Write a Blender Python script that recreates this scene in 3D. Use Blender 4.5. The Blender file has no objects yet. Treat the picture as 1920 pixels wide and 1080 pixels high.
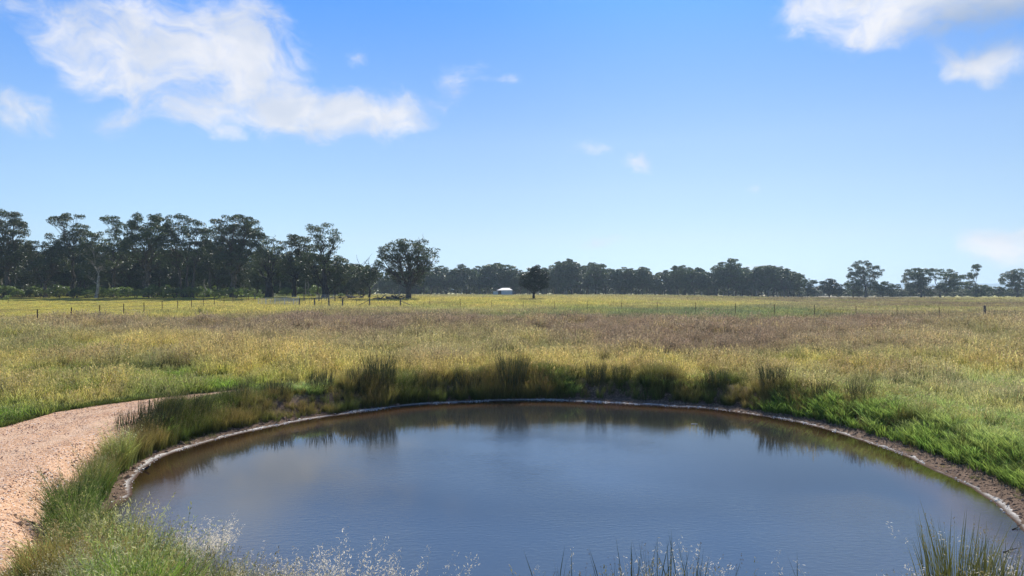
import bpy, math, random
import numpy as np
from mathutils import Vector, Matrix

random.seed(7)
RNG = np.random.default_rng(11)
R = math.radians
SC = bpy.context.scene
COL = SC.collection

# ------------------------------------------------------------------ camera, sky, sun, exposure
F, HY, CZ = 1297.0, 543.0, 3.2          # focal length and horizon row of the photograph, camera height
cam_d = bpy.data.cameras.new('camera')
cam_d.sensor_width = 36.0
cam_d.lens = F / 1920 * 36
cam_d.shift_y = (HY - 540) / 1920
cam_d.clip_start, cam_d.clip_end = 0.1, 20000
cam = bpy.data.objects.new('camera', cam_d)
COL.objects.link(cam)
cam.location = (0, 0, CZ)
cam.rotation_euler = (R(90), 0, 0)
SC.camera = cam

SUN_E, SUN_A = R(40), R(14)             # elevation, azimuth to the right of +Y
EXPO = 0.5
SC.view_settings.view_transform = 'Standard'
SC.view_settings.look = 'None'
SC.view_settings.gamma = 1
SC.view_settings.use_curve_mapping = False
SC.view_settings.exposure = EXPO
SC.cycles.max_bounces = 10
SC.cycles.transparent_max_bounces = 12
SC.cycles.volume_bounces = 0

sun_d = bpy.data.lights.new('sun', 'SUN')
sun_d.energy, sun_d.angle, sun_d.color = 4.9, R(0.53), (1.0, 0.955, 0.875)
sun = bpy.data.objects.new('sun', sun_d)
COL.objects.link(sun)
sdir = Vector((math.sin(SUN_A) * math.cos(SUN_E), math.cos(SUN_A) * math.cos(SUN_E), math.sin(SUN_E)))
sun.rotation_euler = sdir.to_track_quat('Z', 'Y').to_euler()
sun.location = (0, 0, 60)


class NT:
    """small helper for node trees"""
    def __init__(s, tree):
        s.t = tree
        s.n = tree.nodes
        s.l = tree.links
        s.n.clear()

    def new(s, typ, **kw):
        nd = s.n.new(typ)
        for k, v in kw.items():
            if k.startswith('i_'):
                key = k[2:]
                key = int(key) if key.isdigit() else key.replace('_', ' ')
                s.put(nd.inputs[key], v)
            else:
                setattr(nd, k, v)
        return nd

    def put(s, sock, v):
        if isinstance(v, bpy.types.NodeSocket):
            s.l.new(v, sock)
        elif isinstance(v, bpy.types.Node):
            s.l.new(v.outputs[0], sock)
        else:
            if hasattr(sock, 'default_value') and isinstance(v, (tuple, list)) and len(v) == 3 and sock.type == 'RGBA':
                v = (*v, 1)
            sock.default_value = v

    def math(s, op, a, b=0.0, c=None, clamp=False):
        nd = s.new('ShaderNodeMath', operation=op, use_clamp=clamp)
        s.put(nd.inputs[0], a)
        s.put(nd.inputs[1], b)
        if c is not None:
            s.put(nd.inputs[2], c)
        return nd.outputs[0]

    def mix(s, fac, a, b, blend='MIX'):
        nd = s.new('ShaderNodeMix', data_type='RGBA', blend_type=blend)
        s.put(nd.inputs[0], fac)
        s.put(nd.inputs[6], a)
        s.put(nd.inputs[7], b)
        return nd.outputs[2]

    def noise(s, vec, scale, detail=4, rough=0.55, dist=0.0, dim='3D'):
        nd = s.new('ShaderNodeTexNoise', noise_dimensions=dim)
        if vec is not None:
            s.put(nd.inputs['Vector'], vec)
        nd.inputs['Scale'].default_value = scale
        nd.inputs['Detail'].default_value = detail
        nd.inputs['Roughness'].default_value = rough
        nd.inputs['Distortion'].default_value = dist
        return nd.outputs[0]

    def ss(s, v, a, b, lo=0.0, hi=1.0):
        nd = s.new('ShaderNodeMapRange', interpolation_type='SMOOTHSTEP')
        s.put(nd.inputs[0], v)
        for i, q in enumerate((a, b, lo, hi)):
            s.put(nd.inputs[i + 1], q)
        return nd.outputs[0]


# ---- world: Nishita sky with clouds set in world directions
world = bpy.data.worlds.new('World')
SC.world = world
world.use_nodes = True
w = NT(world.node_tree)
sky = w.new('ShaderNodeTexSky', sky_type='NISHITA', sun_disc=False, sun_elevation=SUN_E, sun_rotation=SUN_A,
            air_density=1.0, dust_density=0.35, ozone_density=2.2)
SKY_STR = 0.10
geo = w.new('ShaderNodeTexCoord').outputs['Generated']
sep = w.new('ShaderNodeSeparateXYZ', i_0=geo)
az = w.math('ARCTAN2', sep.outputs[0], sep.outputs[1])
el = w.math('ARCSINE', sep.outputs[2])
ae = w.new('ShaderNodeCombineXYZ', i_0=az, i_1=el).outputs[0]
# colour response of the sky (deeper blue high up, pale at the horizon)
hs = w.new('ShaderNodeHueSaturation', i_Saturation=1.0, i_Value=1.0, i_Color=sky.outputs[0]).outputs[0]
ramp = w.new('ShaderNodeValToRGB', i_0=w.math('MULTIPLY', el, 1.0, clamp=True))
cr = ramp.color_ramp
for i, (p_, c_) in enumerate([(.018, (.40, .56, .92)), (.0716, (.51, .58, .72)), (.14, (.56, .62, .71)), (.207, (.55, .64, .76)), (.389, (.27, .56, .92)), (.62, (.42, .62, .92))]):
    e_ = cr.elements[i] if i < 2 else cr.elements.new(p_)
    e_.position, e_.color = p_, (*c_, 1)
tintsky = ramp.outputs[0]
skyc = w.mix(1.0, hs, tintsky, 'MULTIPLY')
lf = w.ss(az, .05, -.65, 1.0, 1.32)
skyc = w.mix(1.0, skyc, w.new('ShaderNodeCombineColor', i_0=lf, i_1=lf, i_2=lf).outputs[0], 'MULTIPLY')
warp = w.new('ShaderNodeTexNoise', i_Scale=9.0, i_Detail=3.0, i_Vector=ae)
wv = w.new('ShaderNodeVectorMath', operation='SUBTRACT', i_0=warp.outputs['Color'], i_1=(0.5, 0.5, 0.5)).outputs[0]
wv = w.new('ShaderNodeVectorMath', operation='MULTIPLY', i_0=wv, i_1=(0.085, 0.06, 0)).outputs[0]
wae = w.new('ShaderNodeVectorMath', operation='ADD', i_0=ae, i_1=wv).outputs[0]
BLOBS = [  # px, py, rx, ry, strength (where each cloud stands in the photograph, turned into directions)
    (370, 90, 165, 78, 1.0), (250, 105, 130, 70, .75), (470, 100, 90, 60, .75), (90, 60, 75, 60, .55), (70, 5, 150, 40, .42), (420, 30, 120, 30, .35), (260, 20, 120, 40, .5),
    (500, 165, 70, 50, .55), (150, 130, 60, 40, .4), (560, 208, 120, 48, .95), (660, 215, 120, 42, 1.0), (385, 215, 90, 32, .85), (770, 200, 45, 36, .55),
    (40, 205, 95, 34, .7), (225, 225, 45, 28, .45), (855, 165, 32, 38, .62), (900, 130, 36, 26, .42), (662, 102, 24, 20, .5),
    (1545, 15, 80, 38, .75), (1700, 10, 170, 62, 1.0), (1610, 62, 45, 26, .6), (1860, -5, 120, 44, 1.0),
    (1870, 108, 90, 34, 1.0), (1800, 128, 40, 20, .6), (1200, 298, 36, 26, .50), (1100, 275, 42, 16, .46),
    (1885, 462, 72, 34, .80), (1910, 485, 60, 22, .6), (1130, 453, 60, 9, .45), (1410, 495, 110, 9, .42), (1410, 362, 24, 10, .4), (950, 150, 30, 14, .36)]
acc = None
for (px, py, rx, ry, st) in BLOBS:
    a0 = math.atan((px - 960) / F)
    ca = math.cos(a0)
    e0 = math.atan((HY - py) / F * ca)
    nd = w.new('ShaderNodeVectorMath', operation='SUBTRACT', i_0=wae, i_1=(a0, e0, 0)).outputs[0]
    nd = w.new('ShaderNodeVectorMath', operation='MULTIPLY', i_0=nd, i_1=(F / (rx * ca * ca), F / (ry * ca), 0)).outputs[0]
    ln = w.new('ShaderNodeVectorMath', operation='LENGTH', i_0=nd).outputs['Value']
    b = w.ss(ln, 1.75, 0.0, 0.0, st)
    acc = b if acc is None else w.math('ADD', acc, w.math('MULTIPLY', b, w.math('SUBTRACT', 1.15, acc)))
stre = w.new('ShaderNodeVectorMath', operation='MULTIPLY', i_0=wae, i_1=(1.0, 1.5, 0)).outputs[0]
n1 = w.noise(stre, 17.0, 9, 0.60, 0.5)
n2 = w.noise(stre, 55.0, 6, 0.6, 0.6)
dens = w.math('ADD', acc, w.math('MULTIPLY', w.math('SUBTRACT', n1, 0.5), 1.95))
dens = w.math('ADD', dens, w.math('MULTIPLY', w.math('SUBTRACT', n2, 0.5), 0.42))
alpha = w.ss(dens, 0.12, 1.25)
alpha = w.math('MULTIPLY', alpha, 0.93)
alpha = w.math('MULTIPLY', alpha, w.ss(acc, 0.0, 0.40))
core = w.ss(w.noise(stre, 11.0, 5, 0.5, 0.2), 0.34, 0.66)
cl = w.mix(core, (4.9, 5.3, 6.1), (6.6, 6.6, 6.8))
# the thick cloud in the upper right is grey underneath
gd = w.new('ShaderNodeVectorMath', operation='SUBTRACT', i_0=wae, i_1=(math.atan((1870 - 960) / F), 0.305, 0)).outputs[0]
gd = w.new('ShaderNodeVectorMath', operation='MULTIPLY', i_0=gd, i_1=(9.0, 28.0, 0)).outputs[0]
gl = w.new('ShaderNodeVectorMath', operation='LENGTH', i_0=gd).outputs['Value']
cl = w.mix(w.ss(gl, 1.3, 0.2, 0.0, 0.85), cl, (2.1, 2.9, 4.3))
skyc = w.mix(alpha, skyc, cl)
bg = w.new('ShaderNodeBackground', i_Color=skyc, i_Strength=SKY_STR)
w.new('ShaderNodeOutputWorld', i_Surface=bg)


# ------------------------------------------------------------------ helpers
def tag(o, label=None, cat=None, group=None, kind=None):
    if label: o['label'] = label
    if cat: o['category'] = cat
    if group: o['group'] = group
    if kind: o['kind'] = kind
    return o


def empty(name, loc, label, cat, group=None, rz=0.0):
    o = bpy.data.objects.new(name, None)
    COL.objects.link(o)
    o.location = loc
    o.rotation_euler = (0, 0, rz)
    o.empty_display_size = 0.2
    return tag(o, label, cat, group)


class MB:
    """collects vertices and faces (numpy) for ONE mesh object"""
    def __init__(s):
        s.v, s.f, s.a, s.m, s.n = [], [], [], [], 0

    def add(s, v, faces, a=None, m=0):
        v = np.asarray(v, dtype=np.float32).reshape(-1, 3)
        faces = np.asarray(faces, dtype=np.int32)
        s.v.append(v)
        s.f.append(faces + s.n)
        s.m.append(np.full(len(faces), m, dtype=np.int32))
        a = np.zeros((len(v), 2), np.float32) if a is None else np.asarray(a, np.float32).reshape(-1, 2)
        s.a.append(a)
        s.n += len(v)

    def box(s, c, d, rz=0.0, m=0):
        x, y, z = (q / 2 for q in d)
        v = np.array([(sx * x, sy * y, sz * z) for sz in (-1, 1) for sy in (-1, 1) for sx in (-1, 1)])
        cc, sn = math.cos(rz), math.sin(rz)
        v = v @ np.array([[cc, sn, 0], [-sn, cc, 0], [0, 0, 1]]) + np.array(c)
        s.add(v, [(0, 2, 3, 1), (4, 5, 7, 6), (0, 1, 5, 4), (2, 6, 7, 3), (0, 4, 6, 2), (1, 3, 7, 5)], m=m)

    def tube(s, pts, rad, sides=6, m=0, cap=True, val=0.5):
        pts = np.asarray(pts, float)
        n = len(pts)
        rad = np.broadcast_to(np.asarray(rad, float), (n,))
        tan = np.gradient(pts, axis=0)
        tan /= np.linalg.norm(tan, axis=1, keepdims=True) + 1e-9
        ref = np.array([0.0, 0, 1]) if abs(tan[0, 2]) < 0.9 else np.array([1.0, 0, 0])
        u = np.cross(tan, ref)
        u /= np.linalg.norm(u, axis=1, keepdims=True) + 1e-9
        vv = np.cross(tan, u)
        th = np.arange(sides) * 2 * np.pi / sides
        ring = (np.cos(th)[None, :, None] * u[:, None, :] + np.sin(th)[None, :, None] * vv[:, None, :]) * rad[:, None, None]
        V = (pts[:, None, :] + ring).reshape(-1, 3)
        i = np.arange(n - 1)[:, None] * sides
        j = np.arange(sides)[None, :]
        k = (j + 1) % sides
        Fq = np.stack([i + j, i + k, i + k + sides, i + j + sides], -1).reshape(-1, 4)
        s.add(V, Fq, np.full((len(V), 2), val), m)
        if cap:
            base = s.n - len(V)
            c = len(V)
            s.add([pts[0], pts[-1]], np.zeros((0, 4), np.int32))
            tri = [(base + c, base + b2, base + a2, base + a2) for a2, b2 in zip(range(sides), list(range(1, sides)) + [0])]
            tri += [(base + c + 1, base + (n - 1) * sides + a2, base + (n - 1) * sides + b2, base + (n - 1) * sides + b2)
                    for a2, b2 in zip(range(sides), list(range(1, sides)) + [0])]
            s.f.append(np.array(tri, np.int32))
            s.m.append(np.full(len(tri), m, np.int32))

    def mesh(s, name, mats, smooth=False):
        V = np.concatenate(s.v)
        fq = [f if f.shape[1] == 4 else np.concatenate([f, f[:, -1:]], 1) for f in s.f if len(f)]
        Fq = np.concatenate(fq)
        M = np.concatenate([m_ for m_, f in zip(s.m, s.f) if len(f)])
        A = np.concatenate(s.a)
        tri = Fq[:, 3] == Fq[:, 2]
        cnt = np.where(tri, 3, 4)
        start = np.concatenate([[0], np.cumsum(cnt)[:-1]]).astype(np.int32)
        mask = np.ones(Fq.shape, bool)
        mask[tri, 3] = False
        loops = Fq[mask].astype(np.int32)
        me = bpy.data.meshes.new(name)
        me.vertices.add(len(V))
        me.vertices.foreach_set('co', V.ravel())
        me.loops.add(len(loops))
        me.loops.foreach_set('vertex_index', loops)
        me.polygons.add(len(Fq))
        me.polygons.foreach_set('loop_start', start)
        for mt in (mats if isinstance(mats, (list, tuple)) else [mats]):
            me.materials.append(mt)
        me.polygons.foreach_set('material_index', M)
        me.polygons.foreach_set('use_smooth', np.full(len(Fq), smooth))
        at = me.attributes.new('tv', 'FLOAT2', 'POINT')
        at.data.foreach_set('vector', A.ravel())
        me.update()
        me.validate()
        return me

    def build(s, name, mats, parent=None, smooth=False):
        o = bpy.data.objects.new(name, s.mesh(name, mats, smooth))
        COL.objects.link(o)
        if parent: o.parent = parent
        return o


def copy_thing(o, loc, rz=0.0, sc=None, label=None, group=None):
    c = o.copy()
    COL.objects.link(c)
    c.location = loc
    c.rotation_euler = (0, 0, rz)
    if sc is not None: c.scale = sc
    if label: c['label'] = label
    if group: c['group'] = group
    for ch in o.children:
        d = ch.copy()
        COL.objects.link(d)
        d.parent = c
    return c


def hash2(ix, iy, seed):
    h = (ix.astype(np.int64) * 374761393 + iy.astype(np.int64) * 668265263 + seed * 1274126177) & 0xFFFFFFFF
    h = ((h ^ (h >> 13)) * 1274126177) & 0xFFFFFFFF
    return ((h ^ (h >> 16)) & 0xFFFFFF) / float(0xFFFFFF)


def vnoise(x, y, seed=0):
    ix, iy = np.floor(x), np.floor(y)
    fx, fy = x - ix, y - iy
    fx, fy = fx * fx * (3 - 2 * fx), fy * fy * (3 - 2 * fy)
    a, b = hash2(ix, iy, seed), hash2(ix + 1, iy, seed)
    c, d = hash2(ix, iy + 1, seed), hash2(ix + 1, iy + 1, seed)
    return (a * (1 - fx) + b * fx) * (1 - fy) + (c * (1 - fx) + d * fx) * fy


def fbm(x, y, sc, oct=4, seed=0):
    s, amp, tot = 0, 1.0, 0
    for o in range(oct):
        s = s + amp * vnoise(x / sc * 2 ** o + 17.3 * o, y / sc * 2 ** o - 9.1 * o, seed + o)
        tot += amp
        amp *= 0.5
    return s / tot


def sstep(x, a, b):
    t = np.clip((x - a) / (b - a), 0, 1)
    return t * t * (3 - 2 * t)


# ------------------------------------------------------------------ terrain functions
WZ = -1.3                                # water level
CW = np.array([0.4, 18.3])
shore_px = [(238, 935), (245, 915), (262, 885), (290, 865), (330, 848), (380, 832), (440, 817), (500, 803), (560, 790), (620, 781),
            (700, 770), (760, 762), (850, 756), (950, 752), (1050, 752), (1150, 757), (1250, 762), (1350, 769), (1450, 784),
            (1530, 800), (1610, 825), (1690, 853), (1760, 885), (1820, 915), (1870, 950), (1905, 980), (1925, 1005)]
shore = [((px - 960) * (CZ - WZ) / (py - HY), F * (CZ - WZ) / (py - HY)) for px, py in shore_px]
shore += [(9.35, 11.6), (8.7, 10.2), (7.3, 9.2), (5.2, 8.85), (3.0, 8.9), (.5, 8.9), (-2.0, 9.0), (-4.0, 9.8), (-5.6, 10.9), (-7.0, 12.2), (-8.1, 13.6)]
SH = np.array(shore)


def densify(P, k=6):                      # closed Catmull-Rom with a little roughness
    out = []
    n = len(P)
    for i in range(n):
        p0, p1, p2, p3 = P[i - 1], P[i], P[(i + 1) % n], P[(i + 2) % n]
        for j in range(k):
            t = j / k
            out.append(0.5 * ((2 * p1) + (-p0 + p2) * t + (2 * p0 - 5 * p1 + 4 * p2 - p3) * t * t + (-p0 + 3 * p1 - 3 * p2 + p3) * t ** 3))
    out = np.array(out)
    d = out - CW
    r = 1 + 0.022 * (fbm(out[:, 0] + 50, out[:, 1] + 50, 1.3, 4, 5) - 0.5)
    return CW + d * r[:, None]


SHD = densify(SH)


def shore_dist(x, y):
    """signed distance to the waterline, positive on land"""
    x, y = np.asarray(x, float), np.asarray(y, float)
    out = np.full(x.shape, 50.0)
    near = (np.abs(x - CW[0]) < 30) & (np.abs(y - CW[1]) < 30)
    xs, ys = x[near], y[near]
    if len(xs) == 0: return out
    best = np.full(xs.shape, 1e9)
    ins = np.zeros(xs.shape, bool)
    n = len(SHD)
    for i in range(n):
        a, b = SHD[i], SHD[(i + 1) % n]
        ab = b - a
        t = np.clip(((xs - a[0]) * ab[0] + (ys - a[1]) * ab[1]) / (ab @ ab + 1e-12), 0, 1)
        best = np.minimum(best, (xs - a[0] - t * ab[0]) ** 2 + (ys - a[1] - t * ab[1]) ** 2)
        c = (a[1] > ys) != (b[1] > ys)
        if abs(ab[1]) > 1e-12:
            ins ^= c & (xs < ab[0] * (ys - a[1]) / ab[1] + a[0])
    d = np.sqrt(best)
    out[near] = np.where(ins, -d, d)
    return out


def bank_w(x, y):
    """width of the bare soil strip above the crust, by direction from the pond's middle (0 = far side, + = right)"""
    th = np.degrees(np.arctan2(np.asarray(x) - CW[0], np.asarray(y) - CW[1]))
    wd = np.interp(th, [-180, -120, -100, -85, -70, -55, -40, -20, 0, 12, 30, 45, 60, 80, 110, 140, 180],
                   [.5, .4, .32, .30, .40, .16, .14, .16, .18, .20, .40, .32, .34, .42, .60, .6, .5])
    return wd * (0.75 + 0.6 * fbm(np.asarray(x) * 1.0, np.asarray(y) * 1.0, 1.3, 3, 40))


KY = [-9999, 25, 60, 113, 150, 172, 200, 250, 330, 450, 9000]
KL = [-.6, -.6, 0, .33, .95, 1.45, 1.6, 1.7, 1.7, 1.5, -3]
KC = [-.6, -.6, 0, .36, .95, 1.15, 1.15, .95, .65, .45, -3]
KR = [-.6, -.6, -.05, .05, .18, .22, .15, -.05, -.8, -1.2, -5]


def base_h(x, y):
    u = x / np.maximum(y, 20)
    l, c, r = np.interp(y, KY, KL), np.interp(y, KY, KC), np.interp(y, KY, KR)
    wl = sstep(-u, .16, .34)
    wr = sstep(u, .12, .5)
    h = c * (1 - wl - wr) + l * wl + r * wr
    h = h + (fbm(x, y, 14, 3, 3) - .5) * .18 * sstep(y, 24, 50) + (fbm(x, y, 1.7, 3, 9) - .5) * .05
    return h


PATH_PX_IN = [(-400, 1500), (60, 1100), (95, 1010), (118, 950), (140, 900), (190, 850), (240, 812), (300, 780), (352, 763), (400, 747), (440, 740), (475, 736)]


def unproj(px, py, z):
    Y = F * (CZ - z) / (py - HY)
    return ((px - 960) / F * Y, Y)


PATH_IN = np.array([(-3.5, 3.0), (-5.2, 6.0)] + [unproj(a, b, -.6) for a, b in PATH_PX_IN[2:]])
PATH_OUT_PX = [(0, 800), (100, 772), (200, 758), (300, 746), (380, 737), (440, 733), (475, 734)]
PATH_OUT = np.array([(-19, 2.0), (-18, 10.0)] + [unproj(a, b, -.6) for a, b in PATH_OUT_PX])


def resample(P, n):
    d = np.concatenate([[0], np.cumsum(np.linalg.norm(np.diff(P, axis=0), axis=1))])
    t = np.linspace(0, d[-1], n)
    return np.stack([np.interp(t, d, P[:, i]) for i in (0, 1)], 1)


PN = 260
PI_, PO_ = resample(PATH_IN, PN), resample(PATH_OUT, PN)
PATH_POLY = np.concatenate([PI_, PO_[::-1]])


def in_poly(x, y, P):
    ins = np.zeros(x.shape, bool)
    n = len(P)
    for i in range(n):
        a, b = P[i], P[(i + 1) % n]
        if abs(b[1] - a[1]) < 1e-12: continue
        c = (a[1] > y) != (b[1] > y)
        ins ^= c & (x < (b[0] - a[0]) * (y - a[1]) / (b[1] - a[1]) + a[0])
    return ins


def height(x, y, d=None):
    x, y = np.asarray(x, float), np.asarray(y, float)
    if d is None: d = shore_dist(x, y)
    b = base_h(x, y)
    wd = bank_w(x, y)
    z0, z1, z2 = WZ, WZ + .05, WZ + .05 + .12 * wd
    zl = np.where(d < .3, z0 + (z1 - z0) * np.clip(d, 0, 1) / .3,
                  np.where(d < .3 + wd, z1 + (z2 - z1) * (d - .3) / wd,
                           z2 + (b - z2) * sstep(d, .25 + wd, 1.35 + wd)))
    rough = (fbm(x, y, .35, 3, 77) - .5) * .07 * sstep(d, .05, .5) * (1 - sstep(d, 2.5, 4))
    zu = WZ + np.maximum(d, -7) * .22 + (fbm(x, y, .6, 2, 78) - .5) * .04 * sstep(-d, .1, 1)
    return np.where(d < 0, zu, zl + rough)


def hp(x, y):
    return float(height(np.array([x]), np.array([y]))[0])


def at(px, Y, dz=0.0):
    x = (px - 960) / F * Y
    return (x, Y, hp(x, Y) + dz)


# colour zones of the paddock, laid out on the ground
CL = {'y': (.63, .565, .165), 'b': (.265, .218, .142), 'g': (.22, .36, .055), 'o': (.36, .40, .12), 's': (.22, .27, .135),
      't': (.48, .44, .21), 'l': (.56, .62, .25), 'd': (.07, .11, .03)}
GX = [-400, 0, 240, 480, 720, 960, 1200, 1440, 1680, 1920, 2400]
GY = [548, 555, 562, 572, 582, 595, 608, 622, 638, 655, 672, 690, 708, 725, 745, 790, 1100]
GT = ['yygttttbyy', 'yyggtttbbyy', 'yyyyyytbbtt', 'yyyyyyytbbb', 'yyyyttssttb', 'yyybbbssbbt', 'yybbbbbbbtt', 'ootbbbbbbto',
      'tottbbbbtto', 'ooyyttbbtoo', 'oyyyytyotyy', 'yyoyyyyyoyy', 'ooggyyyyyll', 'yyygyyyylll', 'yyoggggyoll', 'gggggggooll', 'ggggggggoll']
GT = [r.ljust(11, r[-1]) for r in GT]
GC = np.array([[CL[c] for c in r] for r in GT])


def zone(x, y, z=None):
    x, y = np.asarray(x, float), np.asarray(y, float)
    if z is None: z = base_h(x, y)
    yy = np.maximum(y, 3)
    px = 960 + F * x / yy
    py = HY + F * (CZ - z) / yy
    px = px + (fbm(x, y, 9, 3, 21) - .5) * 420
    lg = np.log(yy)
    py = HY + (py - HY) * np.exp((fbm(px / 55, lg * 14, 3, 4, 22) - .5) * .42)
    i = np.clip(np.searchsorted(GX, px) - 1, 0, len(GX) - 2)
    j = np.clip(np.searchsorted(GY, py) - 1, 0, len(GY) - 2)
    gx, gy = np.array(GX, float), np.array(GY, float)
    fx = np.clip((px - gx[i]) / (gx[i + 1] - gx[i]), 0, 1)[:, None]
    fy = np.clip((py - gy[j]) / (gy[j + 1] - gy[j]), 0, 1)[:, None]
    c = (GC[j, i] * (1 - fx) + GC[j, i + 1] * fx) * (1 - fy) + (GC[j + 1, i] * (1 - fx) + GC[j + 1, i + 1] * fx) * fy
    return c


def zone_var(x, y):
    """zone colour with patchy variation"""
    c = zone(x, y)
    n = fbm(x, y * .6, 3.5, 4, 31)[:, None]
    m = fbm(x, y * .5, 11, 3, 32)[:, None]
    q = fbm(x, y, 1.3, 3, 33)[:, None]
    c = c * (1 - sstep(n, .54, .70) * .42) + np.array(CL['b']) * sstep(n, .54, .70) * .42
    c = c * (1 - sstep(m, .55, .75) * .45) + np.array(CL['o']) * sstep(m, .55, .75) * .45
    c = c * (1 - sstep(q, .58, .74) * .40) + np.array(CL['y']) * sstep(q, .58, .74) * .40
    return c


# ------------------------------------------------------------------ materials
def mat(name):
    m = bpy.data.materials.new(name)
    m.use_nodes = True
    return m, NT(m.node_tree)


def bump(t, h, strength, dist=0.02):
    return t.new('ShaderNodeBump', i_Height=h, i_Strength=strength, i_Distance=dist).outputs[0]


def simple(name, col, rough=.8, var=.3, scale=6, spec=.3, metallic=0, b=.3):
    m, t = mat(name)
    pos = t.new('ShaderNodeTexCoord').outputs['Object']
    n = t.noise(pos, scale, 6, .6)
    c = t.mix(t.ss(n, .3, .7), tuple(q * (1 - var) for q in col), tuple(min(1, q * (1 + var)) for q in col))
    p = t.new('ShaderNodeBsdfPrincipled', i_Base_Color=c, i_Roughness=rough, i_Metallic=metallic, i_Normal=bump(t, n, b))
    p.inputs['Specular IOR Level'].default_value = spec
    t.new('ShaderNodeOutputMaterial', i_Surface=p)
    return m


def ground_mat():
    m, t = mat('ground_soil_and_turf')
    pos = t.new('ShaderNodeNewGeometry').outputs['Position']
    tint = t.new('ShaderNodeAttribute', attribute_name='tint').outputs['Color']
    zn = t.new('ShaderNodeAttribute', attribute_name='zones').outputs['Color']
    sp = t.new('ShaderNodeSeparateColor', i_0=zn)
    n1, n2, n3 = t.noise(pos, 1.2, 8, .65), t.noise(pos, 9, 8, .7), t.noise(pos, 60, 4, .7)
    thatch = t.mix(t.ss(n2, .35, .65), (.07, .055, .03), tint)
    thatch = t.mix(t.ss(n1, .3, .7, 0, .35), thatch, tint)
    far = t.mix(t.ss(t.noise(pos, .35, 8, .7), .35, .65), t.mix(.30, tint, (.06, .06, .03)), tint)
    thatch = t.mix(sp.outputs[2], thatch, far)
    soil = t.mix(t.ss(n2, .3, .7), (.095, .060, .040), (.23, .155, .105))
    soil = t.mix(t.ss(n3, .50, .72, 0, .6), soil, (.26, .17, .12))
    wet = t.mix(t.ss(n2, .3, .7), (.05, .028, .016), (.10, .052, .03))
    crust = t.mix(t.ss(n2, .30, .62), (.36, .32, .27), (.72, .68, .62))
    crust = t.mix(t.ss(n3, .50, .7, 0, .8), crust, (.14, .10, .075))
    c = t.mix(sp.outputs[0], thatch, soil)
    edge = t.math('ADD', sp.outputs[1], t.math('MULTIPLY', t.math('SUBTRACT', t.noise(pos, 5, 5, .7), .5), 1.1))
    c = t.mix(t.math('MULTIPLY', t.ss(edge, .42, .60), t.ss(sp.outputs[1], .02, .2)), c, crust)
    sz = t.new('ShaderNodeSeparateXYZ', i_0=pos).outputs[2]
    c = t.mix(t.ss(sz, WZ + .03, WZ + .003), c, wet)
    hgt = t.math('ADD', n2, t.math('MULTIPLY', n3, .5))
    p = t.new('ShaderNodeBsdfPrincipled', i_Base_Color=c, i_Roughness=.95, i_Normal=bump(t, hgt, .9, .05))
    p.inputs['Specular IOR Level'].default_value = .15
    t.new('ShaderNodeOutputMaterial', i_Surface=p)
    return m


def path_mat():
    m, t = mat('reddish_gravel')
    pos = t.new('ShaderNodeNewGeometry').outputs['Position']
    v = t.new('ShaderNodeTexVoronoi', i_Scale=34.0, i_Vector=pos)
    r = t.new('ShaderNodeSeparateColor', i_0=v.outputs['Color'])
    a = t.mix(t.ss(r.outputs[0], .1, .9), (.47, .27, .155), (.64, .41, .25))
    a = t.mix(t.ss(r.outputs[1], .86, .92), a, (.62, .52, .44))
    a = t.mix(t.ss(r.outputs[2], .90, .94), a, (.08, .05, .04))
    big = t.noise(pos, .7, 7, .65)
    a = t.mix(t.ss(big, .50, .70, 0, .5), a, (.24, .125, .085))
    a = t.mix(t.ss(t.noise(pos, 3.2, 6, .7), .60, .72, 0, .65), a, (.15, .085, .055))
    h = t.math('ADD', t.math('MULTIPLY', v.outputs['Distance'], -.8), t.noise(pos, 14, 6, .7))
    tv = t.new('ShaderNodeSeparateXYZ', i_0=t.new('ShaderNodeAttribute', attribute_name='tv').outputs['Vector'])
    wob = t.math('ADD', tv.outputs[0], t.math('MULTIPLY', t.math('SUBTRACT', t.noise(pos, .6, 4, .6), .5), .16))
    for c0 in (.36, .66):                       # dusty wheel tracks
        a = t.mix(t.ss(t.math('ABSOLUTE', t.math('SUBTRACT', wob, c0)), .09, .02, 0, .45), a, (.60, .42, .28))
    p = t.new('ShaderNodeBsdfPrincipled', i_Base_Color=a, i_Roughness=.95, i_Normal=bump(t, h, .55, .035))
    p.inputs['Specular IOR Level'].default_value = .15
    t.new('ShaderNodeOutputMaterial', i_Surface=p)
    return m


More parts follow.
